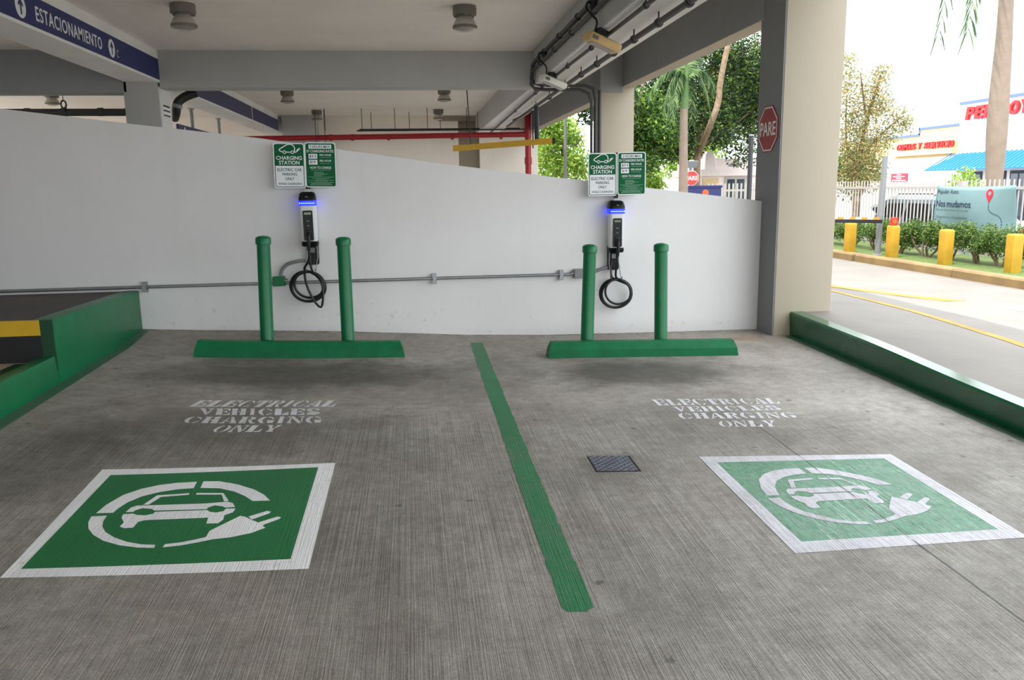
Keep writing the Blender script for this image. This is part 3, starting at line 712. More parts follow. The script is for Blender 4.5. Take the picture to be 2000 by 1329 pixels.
def right_sign(loc, rot, label):
    t = sign_base(loc, rot, label); w, h = .29, .42
    B().prism(rrect(w-.02, h-.02, .018), 1, -.0032, -.002).build('green_field', 'sign_green', t)
    for x0, x1, z0, z1 in ((-.105, .105, .150, .188), (-.108, -.028, .058, .103), (-.108, -.028, .003, .048)):
        B().box((x0, -.0042, z0), (x1, -.0032, z1)).build('white_field', 'sign_white', t)
    for s, cx, z, w_, h_, m in (('3 HOURS MAX', 0, .156, .185, .026, 'print_black'), ('$3.5', -.068, .067, .064, .027, 'print_black'), ('$14', -.072, .013, .05, .027, 'print_black')):
        text_part('lettering', s, m, t, fn_at(cx, z, -.0044), w_, h_, .012)
    for s, cx, z, w_, h_ in (('EV CHARGING RATES', 0, .116, .25, .024), ('PER HOUR', .048, .083, .108, .018), ('PER HOUR', .048, .030, .108, .018), ('HOW TO CHARGE', 0, -.036, .195, .022)):
        text_part('lettering', s, 'sign_white', t, fn_at(cx, z, -.0034), w_, h_, .012)
    b = B()
    rows = [(-.005, .108, .069), (-.005, .090, .015), (-.092, .092, -.048)] + [(-.065, x, z) for x, z in ((.02, -.066), (.03, -.075), (.07, -.084), (.035, -.093), (.01, -.102))] + [(-.118, .118, -.112), (-.085, .085, -.124), (-.05, .05, -.133), (-.118, .118, -.143), (-.06, .06, -.152), (-.118, .118, -.162), (-.09, .09, -.171), (-.10, .10, -.179), (-.105, .105, -.187)]
    for x0, x1, z in rows:
        x = x0
        while x < x1-.002:
            e = min(x1, x+rnd.uniform(.008, .022)); b.box((x, -.0038, z-.0014), (e, -.0032, z+.0014)); x = e+.003
    b.build('small_print', 'print_grey_line', t)
    bolts(t); return t
left_sign((-1.142, 8.1, 1.713), .018, 'green and white charging station sign beside the left charger')
right_sign((-.852, 8.1, 1.716), .018, 'green charging rates sign beside the left charger')
left_sign((1.882, 8.1, 1.587), -.003, 'green and white charging station sign beside the right charger')
right_sign((2.178, 8.1, 1.594), -.003, 'green charging rates sign beside the right charger')
for x, z0, z1, lb in ((-.985, 1.46, 1.915, 'black square post behind the left pair of charging signs'), (2.03, 1.32, 1.80, 'black square post behind the right pair of charging signs')):
    t = empty('sign_post', (x, 8.16, z0), lb, 'post', 'posts behind the charging signs')
    B().box((-.018, -.04, .012), (.018, -.004, z1-z0)).build('tube', 'black_steel', t, bevel=.003)
    B().box((-.024, -.004, .05), (.024, .04, .3)).build('wall_bracket', 'black_steel', t)
    for z in (.02, z1-z0-.03): B().box((-.03, -.0545, z-.012), (.03, -.04, z+.012)).build('clamp', 'galvanised', t)

# conduit on the parapet -----------------------------------------------------
ct = empty('wall_conduit', (0, 8.17, .594), 'grey steel conduit running along the white parapet', 'conduit')
B().cyl((-9, 0, -.008), (-1.38, 0, .0), .016, n=10).cyl((-1.26, 0, 0), (1.61, 0, .003), .016, n=10).build('pipe', 'galvanised', ct, smooth=True)
for x in (-2.58, .19, 1.475):
    B().box((x-.022, -.022, -.05), (x+.022, .03, -.018)).box((x-.022, -.022, .018), (x+.022, .03, .05)).box((x-.018, -.026, -.02), (x+.018, -.016, .02)).build('clamp', 'galvanised', ct)
for x, z, m, lb, p in ((-1.32, .614, 'bollard_green', 'green junction box left of the left charger', [(-1.30, 8.16, .66), (-1.285, 8.16, .72), (-1.23, 8.155, .775), (-1.15, 8.15, .80), (-1.06, 8.15, .81)]),
                    (1.66, .604, 'grey_pvc', 'grey junction box left of the right charger', [(1.70, 8.16, .60), (1.78, 8.16, .605), (1.86, 8.155, .635), (1.95, 8.15, .66)])):
    t = empty('junction_box', (x, 8.2, z), lb, 'junction box', 'junction boxes on the parapet')
    B().box((-.058, -.07, -.047), (.058, -.008, .047)).build('body', m, t, bevel=.006)
    B().box((-.05, -.075, -.04), (.05, -.07, .04)).build('lid', m, t)
    for s in (-1, 1): B().cyl((s*.058, -.03, 0), (s*.08, -.03, 0), .021, n=10).build('fitting', 'galvanised', t)
    B().tube(curve_pts(p, 5), .017, 10).build('flexible_conduit', 'grey_pvc', smooth=True, label=lb.replace('junction box', 'flexible conduit').replace('left of', 'feeding'), cat='conduit', group='flexible conduits')

# PARE sign on the big column -------------------------------------------------
def octagon(r): return [(r*math.cos(math.radians(22.5+45*i)), r*math.sin(math.radians(22.5+45*i))) for i in range(8)]
pt = empty('stop_sign', (3.586, 8.105, 2.012), 'dark red octagonal stop sign on the grey side of the big column', 'sign')
B().prism(octagon(.245), 0, -.006, 0).build('plate', 'sign_red', pt)
R1, R2 = octagon(.232), octagon(.218)
b = B()
for i in range(8):
    j = (i+1) % 8; b.ngon([(-.0068, *R1[i]), (-.0068, *R1[j]), (-.0068, *R2[j]), (-.0068, *R2[i])])
b.build('white_rim', 'print_white', pt)
text_part('lettering', 'PARE', 'print_white', pt, lambda u, v, d: Vector((-.0066-d, -u, v-.065)), .36, .135, .015)

# ------------------------------------------------------------------ ceiling things
def lamp(x, y, label, z=3.66, s=1.):
    t = empty('ceiling_lamp', (x, y, z), label, 'lamp', 'round ceiling lamps')
    B().lathe([(.14, .0), (.145, -.02), (.145, -.105), (.12, -.115)], 24).build('canopy', 'lamp_base', t, smooth=True)
    for a in (.6, 2.7, 4.8): B().box((-.02+.12*math.cos(a), -.02+.12*math.sin(a), -.125), (.02+.12*math.cos(a), .02+.12*math.sin(a), -.105)).build('clip', 'lamp_base', t)
    B().lathe([(.075, -.11), (.085, -.125), (.11, -.155), (.132, -.195), (.145, -.235)], 24).build('shade', 'lamp_shade', t, smooth=True)
    B().lathe([(.147, -.23), (.152, -.235), (.152, -.262), (.146, -.265)], 24).build('rim', 'lamp_base', t, smooth=True)
    B().lathe([(.147, -.262), (.12, -.278), (.07, -.292), (.02, -.298), (.002, -.298)], 24).build('lens', 'lamp_lens', t, smooth=True)
    return t
L0 = lamp(-2.6, 10.57, 'nearest ceiling lamp, beside the blue sign band')
for x, y, lb in ((.722, 10.55, 'near ceiling lamp above the space between the bays'), (-2.67, 19.3, 'ceiling lamp just behind the cross beam, left of the pair in view'), (-2.56, 24.1, 'far ceiling lamp left, close to the far wall'),
                 (.8, 19.05, 'ceiling lamp just behind the cross beam, right of the pair in view'), (.83, 24.1, 'far ceiling lamp right, near the brown recess'), (-7.7, 19.5, 'ceiling lamp left of the left column above the dark drain pipe')):
    copy_tree(L0, (x, y, 3.66), None, lb)

# blue bands with lettering
bt = empty('direction_sign', (-3.859, 0, 3.21), 'long blue sign band lettered ESTACIONAMIENTO along the beam', 'sign')
B().box((0, -8., 0), (.008, 13.88, .31)).build('band', 'blue_band', bt)
text_part('lettering', 'ESTACIONAMIENTO', 'print_white', bt, lambda u, v, d: Vector((.0085+d, 10.53+u, .068+v)), 1.88, .15, .008, depth=.002, space=1.12)
for yc in (9.25, 11.82):
    dsc = B().cyl((.008, yc, .145), (.0105, yc, .145), .115, n=28).build('arrow_disc', 'print_white', bt)
    B().prism([(yc-.016, .065), (yc+.016, .065), (yc+.016, .16), (yc+.055, .145), (yc+.055, .17), (yc, .235), (yc-.055, .17), (yc-.055, .145), (yc-.016, .16)], 0, .0108, .012).build('arrow', 'blue_band', dsc)
text_part('worn_letter', 'C', 'print_white', bt, lambda u, v, d: Vector((.0085+d, 12.04+u, .06+v)), .07, .10, -.005)
b2 = empty('direction_band', (-3.859, 0, 3.21), 'faded blue band on the beam beyond the cross beam', 'sign')
B().box((0, 14.35, 0), (.008, 21.5, .31)).build('band', 'blue_band_faded', b2)
B().box((0, 21.62, 0), (.008, 25.6, .31)).build('band', 'blue_band_faded', b2)

hs = empty('hanging_sign', (-4.47, 17, 2.52), 'dark blue board hung from the beam behind the left column', 'sign')
B().box((-.02, 0, 0), (.02, 4.6, .26)).build('board', 'blue_band_faded', hs)
B().prism([(.42, .06), (.5, .06), (.5, .13), (.58, .13), (.46, .235), (.34, .13), (.42, .13)], 0, .02, .023).build('arrow', 'print_white', hs)
for y in (1.15, 3.6):
    B().cyl((0, y, .26), (0, y, .655), .035, n=12).build('hanger', 'grey_pvc', hs); B().cyl((0, y, .635), (0, y, .655), .07, n=12).build('flange', 'grey_pvc', hs)
nb = empty('column_notice', (-3.883, 14.22, 2.765), 'small black and white notice on the white side of the left column', 'notice')
B().box((0, -.2, -.1), (.004, .2, .1)).build('plate', 'print_white', nb)
for z0, z1 in ((.06, .09), (-.01, .015), (-.085, -.06)): B().box((.004, -.18, z0), (.005, .18, z1)).build('print_band', 'print_black', nb)
# drain pipes at the left
dp = empty('drain_pipe', (0, 18, 3.09), 'thick black drain pipe with pale clamps above the left parapet', 'pipe')
B().tube([(-12, 0, .02), (-5.75, 0, 0), (-5.62, 0, .04), (-5.3, 0, .35), (-5.3, 0, .57)], .075, 12).build('run', 'pipe_black', dp, smooth=True)
for x in (-7.6, -6.9, -6.2): B().cyl((x-.05, 0, .008), (x+.05, 0, .008), .084, n=14).build('clamp', 'dark_metal', dp)
hk = empty('pipe_hanger', (-6.86, 17.9, 3.66), 'hanging rod with a ring above the drain pipe', 'hanger')
B().cyl((0, 0, 0), (0, 0, -.35), .008, n=6).build('rod', 'black_steel', hk)
B().tube([(.05*math.cos(a*.5236), 0, -.42+.075*math.sin(a*.5236)) for a in range(13)], .018, 6).build('ring', 'black_steel', hk)
ep = empty('drain_elbow', (-3.93, 15, 2.79), 'dark brown drain pipe elbow beside the left column', 'pipe')
B().tube(curve_pts([(.34, .06, .36), (.16, .03, .29), (.04, 0, .2), (0, 0, .1), (-.03, .05, .02), (-.1, .2, -.05)], 4), .075, 12).build('bend', 'pipe_black', ep, smooth=True)
B().cyl((.005, 0, .10), (.02, 0, .16), .083, n=14).build('coupling', 'grey_pvc', ep)

# floodlights under the inner beam
def batten(x, y, z, ln, m, tilt, label, cord):
    t = empty('flood_light', (x, y, z), label, 'light', 'floodlights under the inner beam'); t.rotation_euler[1] = tilt; t.rotation_euler[2] = .35
    B().loft([[(a, b_, -.05) for a, b_ in rrect(ln-.05, .13, .02)], [(a, b_, -.02) for a, b_ in rrect(ln, .18, .03)], [(a, b_, .03) for a, b_ in rrect(ln, .18, .03)], [(a, b_, .05) for a, b_ in rrect(ln-.06, .12, .02)]]).build('housing', m, t, smooth=True)
    B().prism(rrect(ln*.72, .11, .01), 2, -.054, -.049).build('lens', 'lamp_lens', t)
    B().box((-ln*.42, -.095, -.03), (-ln*.42+.07, -.088, .01)).build('driver_plate', 'lamp_base', t)
    B().box((-.10, -.05, .045), (.02, .05, .12)).build('bracket', 'dark_metal', t)
    jb = B().box((1.97, y+.1, 3.36), (2.05, y+.2, 3.45)).build('switch_box', 'dark_metal', bevel=.006, label='dark switch box feeding the '+label, cat='switch box', group='switch boxes on the inner beam')
    B().tube(curve_pts([(1.98, y+.1, 3.4), (1.93, y+.02, 3.40), (1.90, y-.04, 3.33), (1.95, y-.05, 3.26), (2.02, y-.02, 3.19), (x-.1, y, z+.05)], 5), .012, 6).build('power_cord', 'rubber_black', label='black cord looping to the '+label, cat='cord', group='floodlight cords')
batten(2.08, 9.0, 2.985, .42, 'batten_yellow', .32, 'yellowed floodlight nearer the camera', 0)
batten(2.12, 12.35, 2.985, .42, 'batten_white', .32, 'white floodlight nearer the cross beam', 0)

def pipe_thing(name, label, pts, r, m, clamps=(), cat='pipe', group=None, n=8, rod=None, smooth_path=0):
    t = empty(name, (0, 0, 0), label, cat, group)
    B().tube(curve_pts(pts, smooth_path) if smooth_path else pts, r, n).build('run', m, t, smooth=True)
    for c in clamps:
        B().cyl((c[0], c[1]-.02, c[2]), (c[0], c[1]+.02, c[2]), r*1.5, n=10).build('clamp', m, t)
        if rod: B().cyl((c[0], c[1], c[2]), (c[0], c[1], rod), .008, n=6).build('hanger_rod', 'dark_metal', t)
    return t
cy = [5 + 1.25*i for i in range(7)]
pipe_thing('ceiling_conduit', 'dark conduit along the inner beam, upper of the pair', [(2.02, .7, 3.44), (2.02, 13.4, 3.44), (2.01, 13.62, 3.40), (2.0, 13.72, 3.2), (2.05, 13.75, 3.14), (2.2, 13.8, 3.11), (2.9, 13.84, 3.11), (3.06, 13.86, 3.06), (3.10, 13.87, 2.9), (3.10, 13.87, 1.0)], .028, 'conduit_dark', [(2.02, y, 3.44) for y in cy], 'conduit', 'conduits along the inner beam')
pipe_thing('ceiling_conduit', 'dark conduit along the inner beam, lower of the pair', [(2.02, .7, 3.33), (2.02, 13.4, 3.33), (2.0, 13.6, 3.3), (1.99, 13.66, 3.1), (2.05, 13.7, 3.045), (2.2, 13.8, 3.04), (2.82, 13.84, 3.04), (2.98, 13.86, 2.98), (3.03, 13.87, 2.85), (3.03, 13.87, 1.0)], .026, 'conduit_dark', [(2.02, y+.4, 3.33) for y in cy], 'conduit', 'conduits along the inner beam')
pipe_thing('riser_conduit', 'black conduit rising on the left of the rear column', [(3.17, 13.88, 3.04), (3.17, 13.88, 1.0)], .028, 'conduit_dark', (), 'conduit')
pipe_thing('soffit_conduit', 'thin conduit clipped under the inner beam', [(2.16, .7, 3.075), (2.16, 12, 3.075), (2.22, 16, 3.075), (2.36, 22.8, 3.075), (2.40, 25, 3.075)], .022, 'conduit_dark', [(2.16, y, 3.075) for y in (7.6, 9.9, 11.4)] + [(2.2, 14.6, 3.075), (2.27, 18, 3.075)], 'conduit', rod=3.125)
pipe_thing('soffit_pipe', 'grey pipe on hanger rods below the right edge of the inner beam', [(2.42, .7, 3.02), (2.43, 12, 3.02), (2.5, 18, 3.03), (2.55, 22, 3.03)], .03, 'conduit_dark', [(2.43, y, 3.02) for y in (7.2, 8.1, 9., 9.9, 10.8, 11.8)] + [(2.46, 13.2, 3.02), (2.475, 14.8, 3.023), (2.49, 16.5, 3.027)], 'pipe', rod=3.122)
# red fire main
rp = empty('fire_main', (0, 24, 0), 'red fire main crossing in front of the far wall with its riser', 'pipe')
B().cyl((-9, 0, 2.86), (3.36, 0, 2.945), .075, n=14).build('cross_run', 'red_pipe', rp, smooth=True)
B().cyl((3.38, 0, -.1), (3.38, 0, 3.55), .085, n=14).build('riser', 'red_pipe', rp, smooth=True)
B().lathe([(.085, 3.5), (.12, 3.52), (.12, 3.60), (.06, 3.65)], 14, (3.38, 0, 0)).build('top_flange', 'red_pipe', rp, smooth=True)
for z in (2.945, 2.2): B().cyl((3.38, 0, z-.1), (3.38, 0, z+.1), .105, n=14).build('coupling', 'red_pipe', rp, smooth=True)
for x in (-2.2, -1.6, -.6, 1.2, 2.6): B().cyl((x-.04, 0, 2.905), (x+.04, 0, 2.905), .09, n=14).build('clamp', 'red_pipe', rp)
# thin black sprinkler lines over the red pipe with rods
for i, (y, z, lb, xs) in enumerate(((23.6, 3.06, 'black sprinkler line just above the red fire main', (-2.3, -1.3, -.4, .5, 1.6)), (24.8, 3.17, 'black sprinkler line behind the red fire main', (-1.1, 0., .9, 2.0)))):
    t = empty('sprinkler_line', (0, y, z), lb, 'pipe', 'sprinkler lines')
    B().cyl((-1.45, 0, 0), (3.25, 0, 0), .02, n=8).build('run', 'pipe_black', t)
    for x in xs: B().cyl((x, 0, 0), (x, 0, 3.66-z), .009, n=6).build('hanger_rod', 'pipe_black', t)
for x, lb in ((-2.6, 'thin hanging rod left of the far left lamp'), (-2.35, 'thin hanging rod right of the far left lamp')):
    B().cyl((x, 23.9, 2.75), (x, 23.9, 3.66), .009, n=6).build('thin_rod', 'pipe_black', label=lb, cat='rod', group='thin rods by the far left lamp')
# yellow height bar
yb = empty('height_bar', (0, 16, 0), 'yellow clearance bar hanging behind the parapet', 'bar')
B().loft([[(.81, -.03, 2.155), (.81, .03, 2.155), (.81, .03, 2.265), (.81, -.03, 2.265)], [(2.72, -.03, 2.28), (2.72, .03, 2.28), (2.72, .03, 2.39), (2.72, -.03, 2.39)]]).build('beam', 'bar_yellow', yb)
B().loft([[(2.72, -.031, 2.279), (2.72, .031, 2.279), (2.72, .031, 2.391), (2.72, -.031, 2.391)], [(2.78, -.031, 2.283), (2.78, .031, 2.283), (2.78, .031, 2.394), (2.78, -.031, 2.394)]]).build('end_cap', 'dark_metal', yb)
B().cyl((1.15, 0, 2.28), (1.08, 0, 3.66), .01, n=6).build('hanger_rod', 'dark_metal', yb)
B().cyl((2.43, 0, 2.37), (2.42, 0, 2.985), .05, n=10).build('hanger_tube', 'conduit_dark', yb)
B().tube([(2.35, 0, 2.2), (2.35, 0, 2.9), (2.0, 0.3, 2.75)], .012, 6).build('cable', 'pipe_black', yb)

# ------------------------------------------------------------------ foliage
def foliage(name, blobs, n, ls, m, parent, seed, flat=1., kind=None):
    r = random.Random(seed); vs = []; fs = []
    wts = [b[1]**2 for b in blobs]
    for i in range(n):
        c, R = r.choices(blobs, wts)[0]
        d = Vector((r.gauss(0, 1), r.gauss(0, 1), r.gauss(0, 1)*flat)).normalized()
        p = Vector(c) + d*R*(r.random()**.45)
        a = Vector((r.gauss(0, 1), r.gauss(0, 1), r.gauss(-.3, .7))).normalized()
        q = a.cross(Vector((r.gauss(0, 1), r.gauss(0, 1), r.gauss(0, 1)))).normalized(); s = ls*r.uniform(.6, 1.3)
        k = len(vs); nn = a.cross(q)*s*.12
        vs += [p, p+a*s*.5+q*s*.2-nn, p+a*s, p+a*s*.5-q*s*.2-nn]; fs += [(k, k+1, k+2), (k, k+2, k+3)]
    me = bpy.data.meshes.new(name); me.from_pydata([tuple(v) for v in vs], [], fs); me.materials.append(MATS[m])
    return link(bpy.data.objects.new(name, me), parent, kind=kind)
def blobset(c, ext, n, r0, r1, seed):
    r = random.Random(seed); o = []
    for i in range(n):
        d = Vector((r.gauss(0, 1), r.gauss(0, 1), r.gauss(0, 1))).normalized()*r.random()**.4
        o.append(((c[0]+d.x*ext[0], c[1]+d.y*ext[1], c[2]+d.z*ext[2]), r.uniform(r0, r1)))
    return o
def tree(name, base, trunk, branches, blobs, n, ls, m, label, seed, r=.14, group='trees beyond the garage'):
    t = empty(name, base, label, 'tree', group); o = Vector(base)
    pts = [Vector(p)-o for p in trunk]
    B().tube(curve_pts(pts, 4), r, 8, radii=[r*(1-.6*i/(4*(len(pts)-1))) for i in range(4*(len(pts)-1)+1)]).build('trunk', 'bark', t, smooth=True)
    for br in branches:
        bp = curve_pts([Vector(p)-o for p in br], 3); B().tube(bp, r*.4, 6, radii=[r*.45*(1-.75*i/len(bp)) for i in range(len(bp))]).build('branch', 'bark', t, smooth=True)
    foliage('foliage', [(Vector(c)-o, q) for c, q in blobs], n, ls, m, t, seed)
    return t
# dark shade tree behind the palm
tree('shade_tree', (9.2, 26, -.1), [(9.2, 26, -.1), (9.15, 26, 2.2), (9.3, 26, 3.6), (9.55, 26, 5.0), (9.9, 26, 6.6), (10.2, 26, 8)],
     [[(9.2, 26, 2.6), (10.2, 26.2, 3.2), (11.3, 26.4, 3.9)], [(9.3, 26, 3.4), (8.4, 26, 4.6), (7.4, 26, 5.6)], [(9.5, 26, 4.8), (10.6, 26, 5.6), (11.6, 26, 6.)]],
     blobset((9.1, 26.6, 4.3), (3.3, 1.4, 2.7), 60, .4, .85, 3) + [((10.2, 26, 5.6), .8), ((11.0, 26, 5.4), .9), ((10.6, 26, 4.9), .7), ((8.2, 26, 4.9), .8), ((8.9, 26, 5.5), .8), ((7.6, 26, 4.4), .7)], 44000, .135, 'leaf_dark', 'large dark shade tree behind the slender palm', 11, .13)
_b = B(); _p = curve_pts([(.47, -1.15, 5.9), (.32, -1.15, 5.2), (.2, -1.15, 4.5), (.16, -1.15, 4.0), (-.02, -1.1, 3.4), (-.05, -.2, 2.6)], 4)
_b.tube(_p, .09, 8, radii=[.085+.02*i/len(_p) for i in range(len(_p))]).build('branch', 'bark', bpy.data.objects['shade_tree'], smooth=True)
tree('shade_tree', (11.2, 31.3, -.1), [(11.2, 31.3, -.1), (11.2, 31.3, 2.5), (11.5, 31.3, 5), (11.6, 31.3, 7)], [[(11.3, 31.3, 3), (12.5, 31.3, 4.2)]],
     blobset((12.4, 31.4, 4.9), (1.9, 1.0, 2.1), 30, .4, .85, 5), 15000, .14, 'leaf_dark', 'dark shade tree at the right behind the pink booth', 12, .09)
tree('broadleaf_tree', (7.0, 25, -.1), [(7.0, 25, -.1), (7.1, 25, 1.6), (6.9, 25, 3.2), (7.1, 25, 4.8)], [[(7, 25, 2), (7.8, 24.8, 2.8), (8.4, 24.7, 3)], [(7, 25, 2.6), (6.3, 25, 3.6)]],
     blobset((7.3, 25, 2.9), (1.1, .8, 1.5), 26, .3, .6, 6), 10000, .14, 'leaf_mid', 'mid green tree with drooping leaves left of the slender palm', 13, .1)
tree('broadleaf_tree', (5.3, 29, -.1), [(5.3, 29, -.1), (5.35, 29, 2), (5.2, 29, 4), (5.4, 29, 5.5)], [[(5.3, 29, 2), (6, 29, 3.2)], [(5.3, 29, 2.4), (4.6, 29, 3.4)]],
     blobset((5.1, 29, 3.0), (1.3, 1., 1.6), 24, .35, .7, 7), 6500, .18, 'leaf_lime', 'lime green tree seen left of the rear column', 14, .09)
tree('shade_tree', (6.3, 24, -.1), [(6.3, 24, -.1), (6.3, 24, 2), (6.1, 24, 4), (5.9, 24, 5.5)], [[(6.2, 24, 3), (5.4, 24, 3.8)]],
     blobset((5.6, 24.2, 3.9), (.9, .7, .9), 16, .3, .6, 8), 4000, .17, 'leaf_dark', 'dark tree crown just left of the rear column', 15, .1)
tree('lime_bush', (7.3, 30, -.1), [(7.3, 30, -.1), (7.3, 30, .8), (7.4, 30, 1.6)], [[(7.3, 30, .6), (8.2, 30, 1.4)]],
     blobset((7.9, 30, 1.5), (1.4, .8, .9), 18, .35, .6, 9), 4500, .17, 'leaf_lime', 'lime green bush low behind the right charging signs', 16, .06)
tree('lime_bush', (11.6, 33.4, -.1), [(11.6, 33.4, -.1), (11.6, 33.4, 1.), (11.7, 33.4, 2.2)], [[(11.6, 33.4, .8), (12.4, 33.4, 1.8)]],
     blobset((11.6, 33.4, 2.6), (1.8, .8, .9), 16, .35, .6, 19), 3000, .18, 'leaf_lime', 'lime green bush behind the pink booth', 26, .06)

def frond(pts, width, n, droop, m, parent, seed, twist=0.):
    """one palm frond: a rib with leaflets on both sides"""
    r = random.Random(seed); P = curve_pts(pts, max(2, n//(len(pts)-1))); vs = []; fs = []
    rad = [.02*(1-i/len(P))+.003 for i in range(len(P))]
    up_ = Vector((0, 0, 1))
    for i in range(1, len(P)):
        d = (P[i]-P[i-1]).normalized(); side = d.cross(up_)
        side = side.normalized() if side.length > .05 else Vector((1, 0, 0))
        s = i/len(P); L = width*min(1, s*3.5)*(1-.5*s)*r.uniform(.85, 1.1)+.04
        for sg in (-1, 1):
            for jj in range(1 if width < .5 else 2):
                p = P[i] - d*r.uniform(0, .04)
                q = (side*sg*.8 + d*.75 + Vector((r.uniform(-.12, .12), r.uniform(-.12, .12), -droop*r.uniform(.5, 1.2)))).normalized()
                e = p+q*L; e.z -= droop*L*.35; mdl = p+q*L*.5; w = d*(.021 if width < .5 else .024)
                k = len(vs); vs += [p-w*.5, mdl-w, e, mdl+w, p+w*.5]; fs += [(k, k+1, k+2), (k, k+2, k+3), (k, k+3, k+4)]
    me = bpy.data.meshes.new('frond'); me.from_pydata([tuple(v) for v in vs], [], fs); me.materials.append(MATS[m])
    o = link(bpy.data.objects.new('frond', me), parent)
    B().tube(P, .015, 5, radii=rad).build('rib', 'palm_shaft', o)
    return o
# slender palm
p1 = empty('slender_palm', (6.68, 20, -.1), 'slender palm with grey trunk and green crownshaft between the columns', 'palm')
B().tube([(0.02, 0, 0), (.02, 0, 1.5), (0, 0, 2.6), (-.01, 0, 3.4)], .1, 12, radii=[.13, .115, .1, .095]).build('trunk', 'palm_bark', p1, smooth=True)
B().tube([(-.01, 0, 3.38), (.01, 0, 3.7), (.04, 0, 4.2), (.06, 0, 4.9)], .08, 10, radii=[.1, .085, .06, .035]).build('crownshaft', 'palm_shaft', p1, smooth=True)
h0 = Vector((.03, 0, 4.06))
for i, (dx, dy, dz, k) in enumerate(((.58, -.25, -.95, .16), (-.62, -.2, -.85, .2), (-.9, .05, -.35, .24), (-.4, .25, -1.05, .12), (.85, .3, -.25, .3), (-.75, .3, .25, .4), (.35, .4, .6, .5), (-.1, -.2, 1.0, .6), (-.45, -.35, -1.0, .1), (.3, .35, -1.0, .15))):
    frond([h0+Vector((0, 0, .015*i)), h0+Vector((dx*.35, dy*.35, k)), h0+Vector((dx*.75, dy*.75, k*.6+dz*.35)), h0+Vector((dx, dy, dz))], .36, 36, .75, 'leaf_palm', p1, 40+i)
# big royal palm at the right
p2 = empty('royal_palm', (12.1, 16, -.75), 'thick royal palm trunk in front of the store', 'palm')
B().tube(curve_pts([(-.04, 0, 0), (-.05, 0, 1.6), (-.07, 0, 2.4), (-.1, 0, 3.2), (-.12, 0, 4.1), (-.13, 0, 5.0), (-.16, 0, 5.8), (-.2, 0, 7.2)], 4), .3, 16, radii=[.155+.045*sstep(5, 12, i)-.06*sstep(12, 24, i) for i in range(29)]).build('trunk', 'palm_bark', p2, smooth=True)
B().tube([(-.22, 0, 7.1), (-.22, 0, 7.8), (-.22, 0, 8.4)], .15, 12, radii=[.14, .15, .07]).build('crownshaft', 'palm_shaft', p2, smooth=True)
h1 = Vector((-.22, 0, 8.2))
for i, (dx, dy, dz) in enumerate(((-1.45, -.2, -3.15), (-1.05, -.5, -3.2), (-.75, -.1, -2.9), (1.0, -1.2, -1.6), (1.4, .5, -1.2), (-.2, 1.6, -1.), (.2, -1.8, -.6), (-1.6, 1., -.6), (1.4, -.4, .6), (-.9, .2, 1.))):
    frond([h1, h1+Vector((dx*.35, dy*.35, .5)), h1+Vector((dx*.75, dy*.75, .35+dz*.3)), h1+Vector((dx, dy, dz*.98))], .8, 30, 1.0, 'leaf_palm', p2, 60+i)
# airy tree at the right
tree('airy_tree', (12.5, 22, -.75), [(12.5, 22, -.75), (12.35, 22, .8), (12.4, 22, 2.0), (12.6, 22, 3.2), (12.9, 22, 4.3)],
     [[(12.4, 22, 1.4), (12.0, 22, 2.6), (11.95, 22, 3.8)], [(12.5, 22, 2.2), (13.2, 22, 2.9), (13.6, 22, 3.2)], [(12.6, 22, 3), (12.4, 22, 3.9), (12.3, 22, 4.4)], [(12.35, 22, .6), (12.8, 22, 1.8), (12.9, 22, 2.6)]],
     [((12.75, 22, 4.1), .42), ((12.95, 22, 4.4), .3), ((12.6, 22, 3.6), .5), ((13.0, 22, 3.5), .45), ((12.5, 22, 3.0), .55), ((13.5, 22, 3.15), .42), ((13.75, 22, 3.0), .3), ((13.2, 22, 2.7), .4), ((12.7, 22, 2.4), .6), ((12.2, 22, 2.2), .6), ((12.0, 22, 4.3), .4), ((11.9, 22, 3.7), .5), ((12.1, 22, 3.1), .4), ((12.6, 22, 1.9), .6), ((12.9, 22, 1.7), .45), ((12.2, 22, 1.5), .5), ((11.8, 22, 2.6), .5), ((11.9, 22, 4.75), .3)],
     13000, .085, 'leaf_autumn', 'airy olive and orange tree right of the big column', 21, .09)
tree('roadside_bush', (13.2, 23.2, -.75), [(13.2, 23.2, -.75), (13.2, 23.2, .6), (13.1, 23.2, 1.8)], [[(13.2, 23.2, .4), (12.7, 23.2, 1.4)]],
     [((13.0, 23.2, 1.9), .6), ((12.5, 23.2, 1.8), .5), ((13.4, 23.2, 1.6), .5), ((12.9, 23.2, 1.4), .5)], 2000, .13, 'leaf_mid', 'round green bush under the airy tree', 22, .06)
tree('young_tree', (17.5, 24.6, -.75), [(17.5, 24.6, -.75), (17.5, 24.6, .8), (17.6, 24.6, 1.6)], [], [((17.5, 24.6, 1.55), .35), ((17.1, 24.6, 1.3), .3), ((17.9, 24.6, 1.25), .3)], 600, .13, 'leaf_lime', 'thin yellow-green sapling behind the fence banner', 23, .03)

